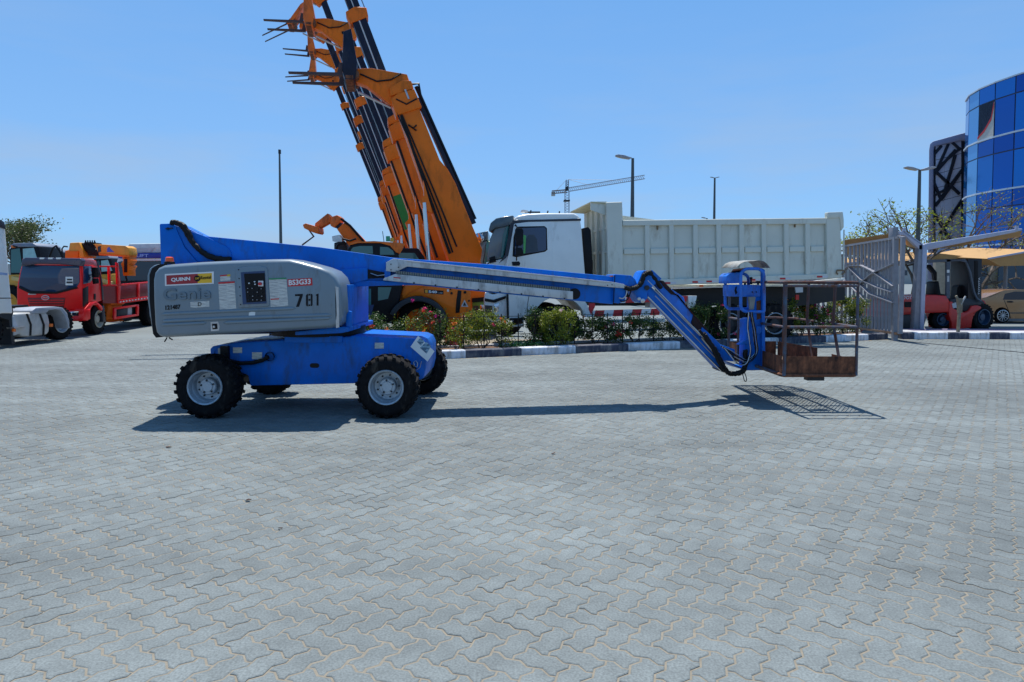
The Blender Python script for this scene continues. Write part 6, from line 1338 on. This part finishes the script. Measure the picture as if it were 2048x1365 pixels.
# ============================================================ BLUE GLASS BUILDING
gb_ = thing('glass_building', 'curved office building of blue mirrored glass panes at the right edge', 'building', (40, 55, 0))
TOP = 1.7 + 15.4
plan = [(43.5, 62.6), (40.6, 61.0), (39.2, 59.6), (38.35, 57.9), (37.9, 56.0), (37.85, 54.1), (38.05, 52.2), (38.35, 50.9), (39.0, 48.6), (40.0, 46.3), (41.4, 44.2)]
plan = [Vector((x, y, 0)) for x, y in plan]
def gpane(name, col, rough):
    m, t, b = new_mat(name); b.inputs['Base Color'].default_value = (*col, 1); b.inputs['Metallic'].default_value = .55; b.inputs['Roughness'].default_value = rough; MATS[name] = m; return m
gpm = [gpane('mirror_glass_%d' % i, c, .06) for i, c in enumerate([(.005, .10, .40), (.008, .15, .48), (.09, .30, .58), (.004, .075, .34)])]
frm = M('dark_mullion', (.006, .012, .05), .4); bandm = M('white_floor_band', (.55, .60, .66), .4)
levels_z = []; z = TOP; 
fl = 4.22
rows = []
z = TOP
for f in range(5):
    rows.append((z, z - (1.32 if f else 1.32))); rows.append((z - 1.32, z - fl + .02)); z -= fl
pan_rnd = random.Random(9)
for i in range(len(plan) - 1):
    a, c = plan[i], plan[i + 1]; d = (c - a).normalized(); n = Vector((d.y, -d.x, 0))
    if n.dot(-a) < 0: n = -n
    for r_i, (z1, z0) in enumerate(rows):
        z0 = max(z0, 3.4)
        if z1 <= z0 + .2: continue
        if i == 4 and r_i == 1:      # open pane with the torn banner
            b = MB(); b.prism([a + Vector((0, 0, z0)), c + Vector((0, 0, z0)), c + Vector((0, 0, z1)), a + Vector((0, 0, z1))], -n * .05, dark_glass); b.build('open_window', gb_)
            w0 = a + n * .06; e = (c - a)
            b = MB(); b.prism([w0 + e * t_ + Vector((0, 0, z0 + (z1 - z0) * s_)) for t_, s_ in ((.02, -.05), (1.0, -.02), (1.0, .95), (.85, .55), (.45, .28), (.02, .12))], n * .03, M('torn_white_banner', (.50, .48, .44), .8, bump=.8, bscale=3)); bn_ = b.build('torn_banner', gb_)
            b = MB(); b.prism([w0 + n * .04 + e * t_ + Vector((0, 0, z0 + (z1 - z0) * s_)) for t_, s_ in ((.02, .12), (.45, .28), (.85, .55), (1.0, .95), (1.0, .80), (.86, .47), (.45, .21), (.02, .06))], n * .02, redm); b.build('red_stripe', bn_)
            continue
        g = .05; b = MB(); mt = gpm[pan_rnd.choice([0, 0, 1, 1, 3])] if i > 3 else gpm[2 if i > 2 else 1]
        tl_ = Vector((pan_rnd.gauss(0, .006), 0, 0))
        b.prism([a + d * g + Vector((0, 0, z0 + g)), c - d * g + Vector((0, 0, z0 + g)), c - d * g + n * tl_.x + Vector((0, 0, z1 - g)), a + d * g + n * tl_.x + Vector((0, 0, z1 - g))], n * .03, mt); b.build('pane', gb_, smooth=0)
b = MB(); 
back = [Vector((58, 44.2, 0)), Vector((58, 64, 0)), Vector((43.5, 64, 0))]
loop_ = [p for p in plan[::-1]] + [Vector((43.5, 66, 0)), Vector((60, 66, 0)), Vector((60, 44, 0))]
b.prism(loop_, (0, 0, TOP), frm); b.build('wall', gb_, smooth=0)
for f in range(5):
    z = TOP - f * fl; b = MB(); pts = [p + (p - Vector((48, 55, 0))).normalized() * .07 + Vector((0, 0, z - (0 if f else -.02))) for p in plan]
    for i in range(len(pts) - 1): b.bar(pts[i], pts[i + 1], .10, .13 if f else .10, bandm)
    b.build('floor_band' if f else 'parapet_trim', gb_)
# ground floor behind the cars
b = MB(); b.prism([(36.5, 47, 0), (60, 43, 0), (60, 43, 3.4), (36.5, 47, 3.4)], (0, .3, 0), M('beige_wall', (.35, .28, .20), .8)); gfl = b.build('ground_floor', gb_)
for k in range(9):
    b = MB(); x = 36.0 - 6 + k * 2.6; yy = 44.6 - k * .25
    b.box((x, yy, 1.5), (2.1, .06, 2.4), M('shopfront_glass', (.008, .03, .06), .08)); b.build('shop_window', gb_)
b = MB(); b.prism([(28, 45.2, 0), (52, 42.9, 0), (52, 42.9, 3.3), (28, 45.2, 3.3)], (0, .3, 0), MATS['beige_wall']); b.build('ground_floor', gb_)

lb = thing('lattice_building', 'grey building with a rounded frame and dark diagonal lattice left of the blue glass one', 'building', (39.5, 63, 0)); Pl = YP(63); EXL = Vector((5.2, 7.5, 0))
lfp = MB(); lfp.prism([Pl.at(*q) for q in [(1855, 560), (1858, 300), (1860, 288), (1866, 283), (1920, 268), (1945, 262), (1945, 282), (1922, 281), (1868, 293), (1867, 300), (1866, 560)]], EXL, M('grey_cladding', (.34, .33, .42), .6, var=.05)); lfp.build('frame', lb, bevel=.08)
tp('recess', [(1866, 560), (1867, 293), (1922, 279), (1945, 275), (1945, 560)], Pl.off(.42), .4, M('lattice_dark', (.012, .014, .022), .6), lb)
lpm = M('pale_cladding_panel', (.62, .63, .72), .5, var=.06)
for i in range(3):
    for j in range(9):
        u0 = 1872 + i * 17; v0 = 293 - i * 4.5 + j * 28; tp('cladding_panel', [(u0, v0), (u0 + 16.4, v0 - 4), (u0 + 16.4, v0 + 23), (u0, v0 + 27)], Pl.off(.33), .08, lpm, lb, smooth=0)
for (a, c, w_) in (((1868, 310), (1884, 292), 7), ((1868, 350), (1912, 300), 7), ((1876, 338), (1898, 288), 6), ((1866, 345), (1922, 296), 6), ((1869, 340), (1920, 388), 7), ((1905, 284), (1922, 300), 6), ((1890, 385), (1912, 310), 7), ((1866, 360), (1884, 400), 7), ((1868, 392), (1900, 375), 6), ((1872, 412), (1925, 340), 7), ((1884, 400), (1920, 350), 5), ((1866, 420), (1900, 480), 7), ((1925, 400), (1880, 470), 7)):
    dx, dy = c[0] - a[0], c[1] - a[1]; L = math.hypot(dx, dy); ox, oy = -dy / L * w_ * .36, dx / L * w_ * .36
    tp('lattice_beam', [(a[0] + ox, a[1] + oy), (c[0] + ox, c[1] + oy), (c[0] - ox, c[1] - oy), (a[0] - ox, a[1] - oy)], Pl.off(.12 + .004 * (a[0] % 7)), .16, M('lattice_dark', (0, 0, 0)), lb, smooth=0)

# low far skyline so the yard does not end at an empty horizon
sk = random.Random(12)
fm_ = [M('far_wall_a', (.36, .35, .33), .9), M('far_wall_b', (.28, .30, .33), .9), M('far_wall_c', (.42, .38, .32), .9)]
labs = ['pale low shed far behind the parked machines on the left', 'grey far block behind the telehandler row', 'sand coloured far warehouse between the lamp posts', 'bluish far block right of the tipper body', 'low distant hall behind the carports', 'wide pale far warehouse behind the lift boom']
for i, (u, wd, h_) in enumerate(((60, 60, 7), (610, 40, 6), (1120, 60, 7), (1700, 50, 8), (1790, 44, 6), (380, 80, 6))):
    Y = 240 + i * 12; b = MB(); x = gx(u, Y); b.box((x, Y, h_ / 2), (wd, 20, h_), fm_[i % 3]); o = tag(b.build('warehouse', None, smooth=0), labs[i], 'building')
    b = MB()
    for k in range(8): b.box((x - wd / 2 + (k + .5) * wd / 8, Y - 10.02, h_ * .55), (wd / 16, .1, h_ * .25), dark_glass)
    wv = b.build('window_strip', o, smooth=0); wv['kind'] = 'stuff'
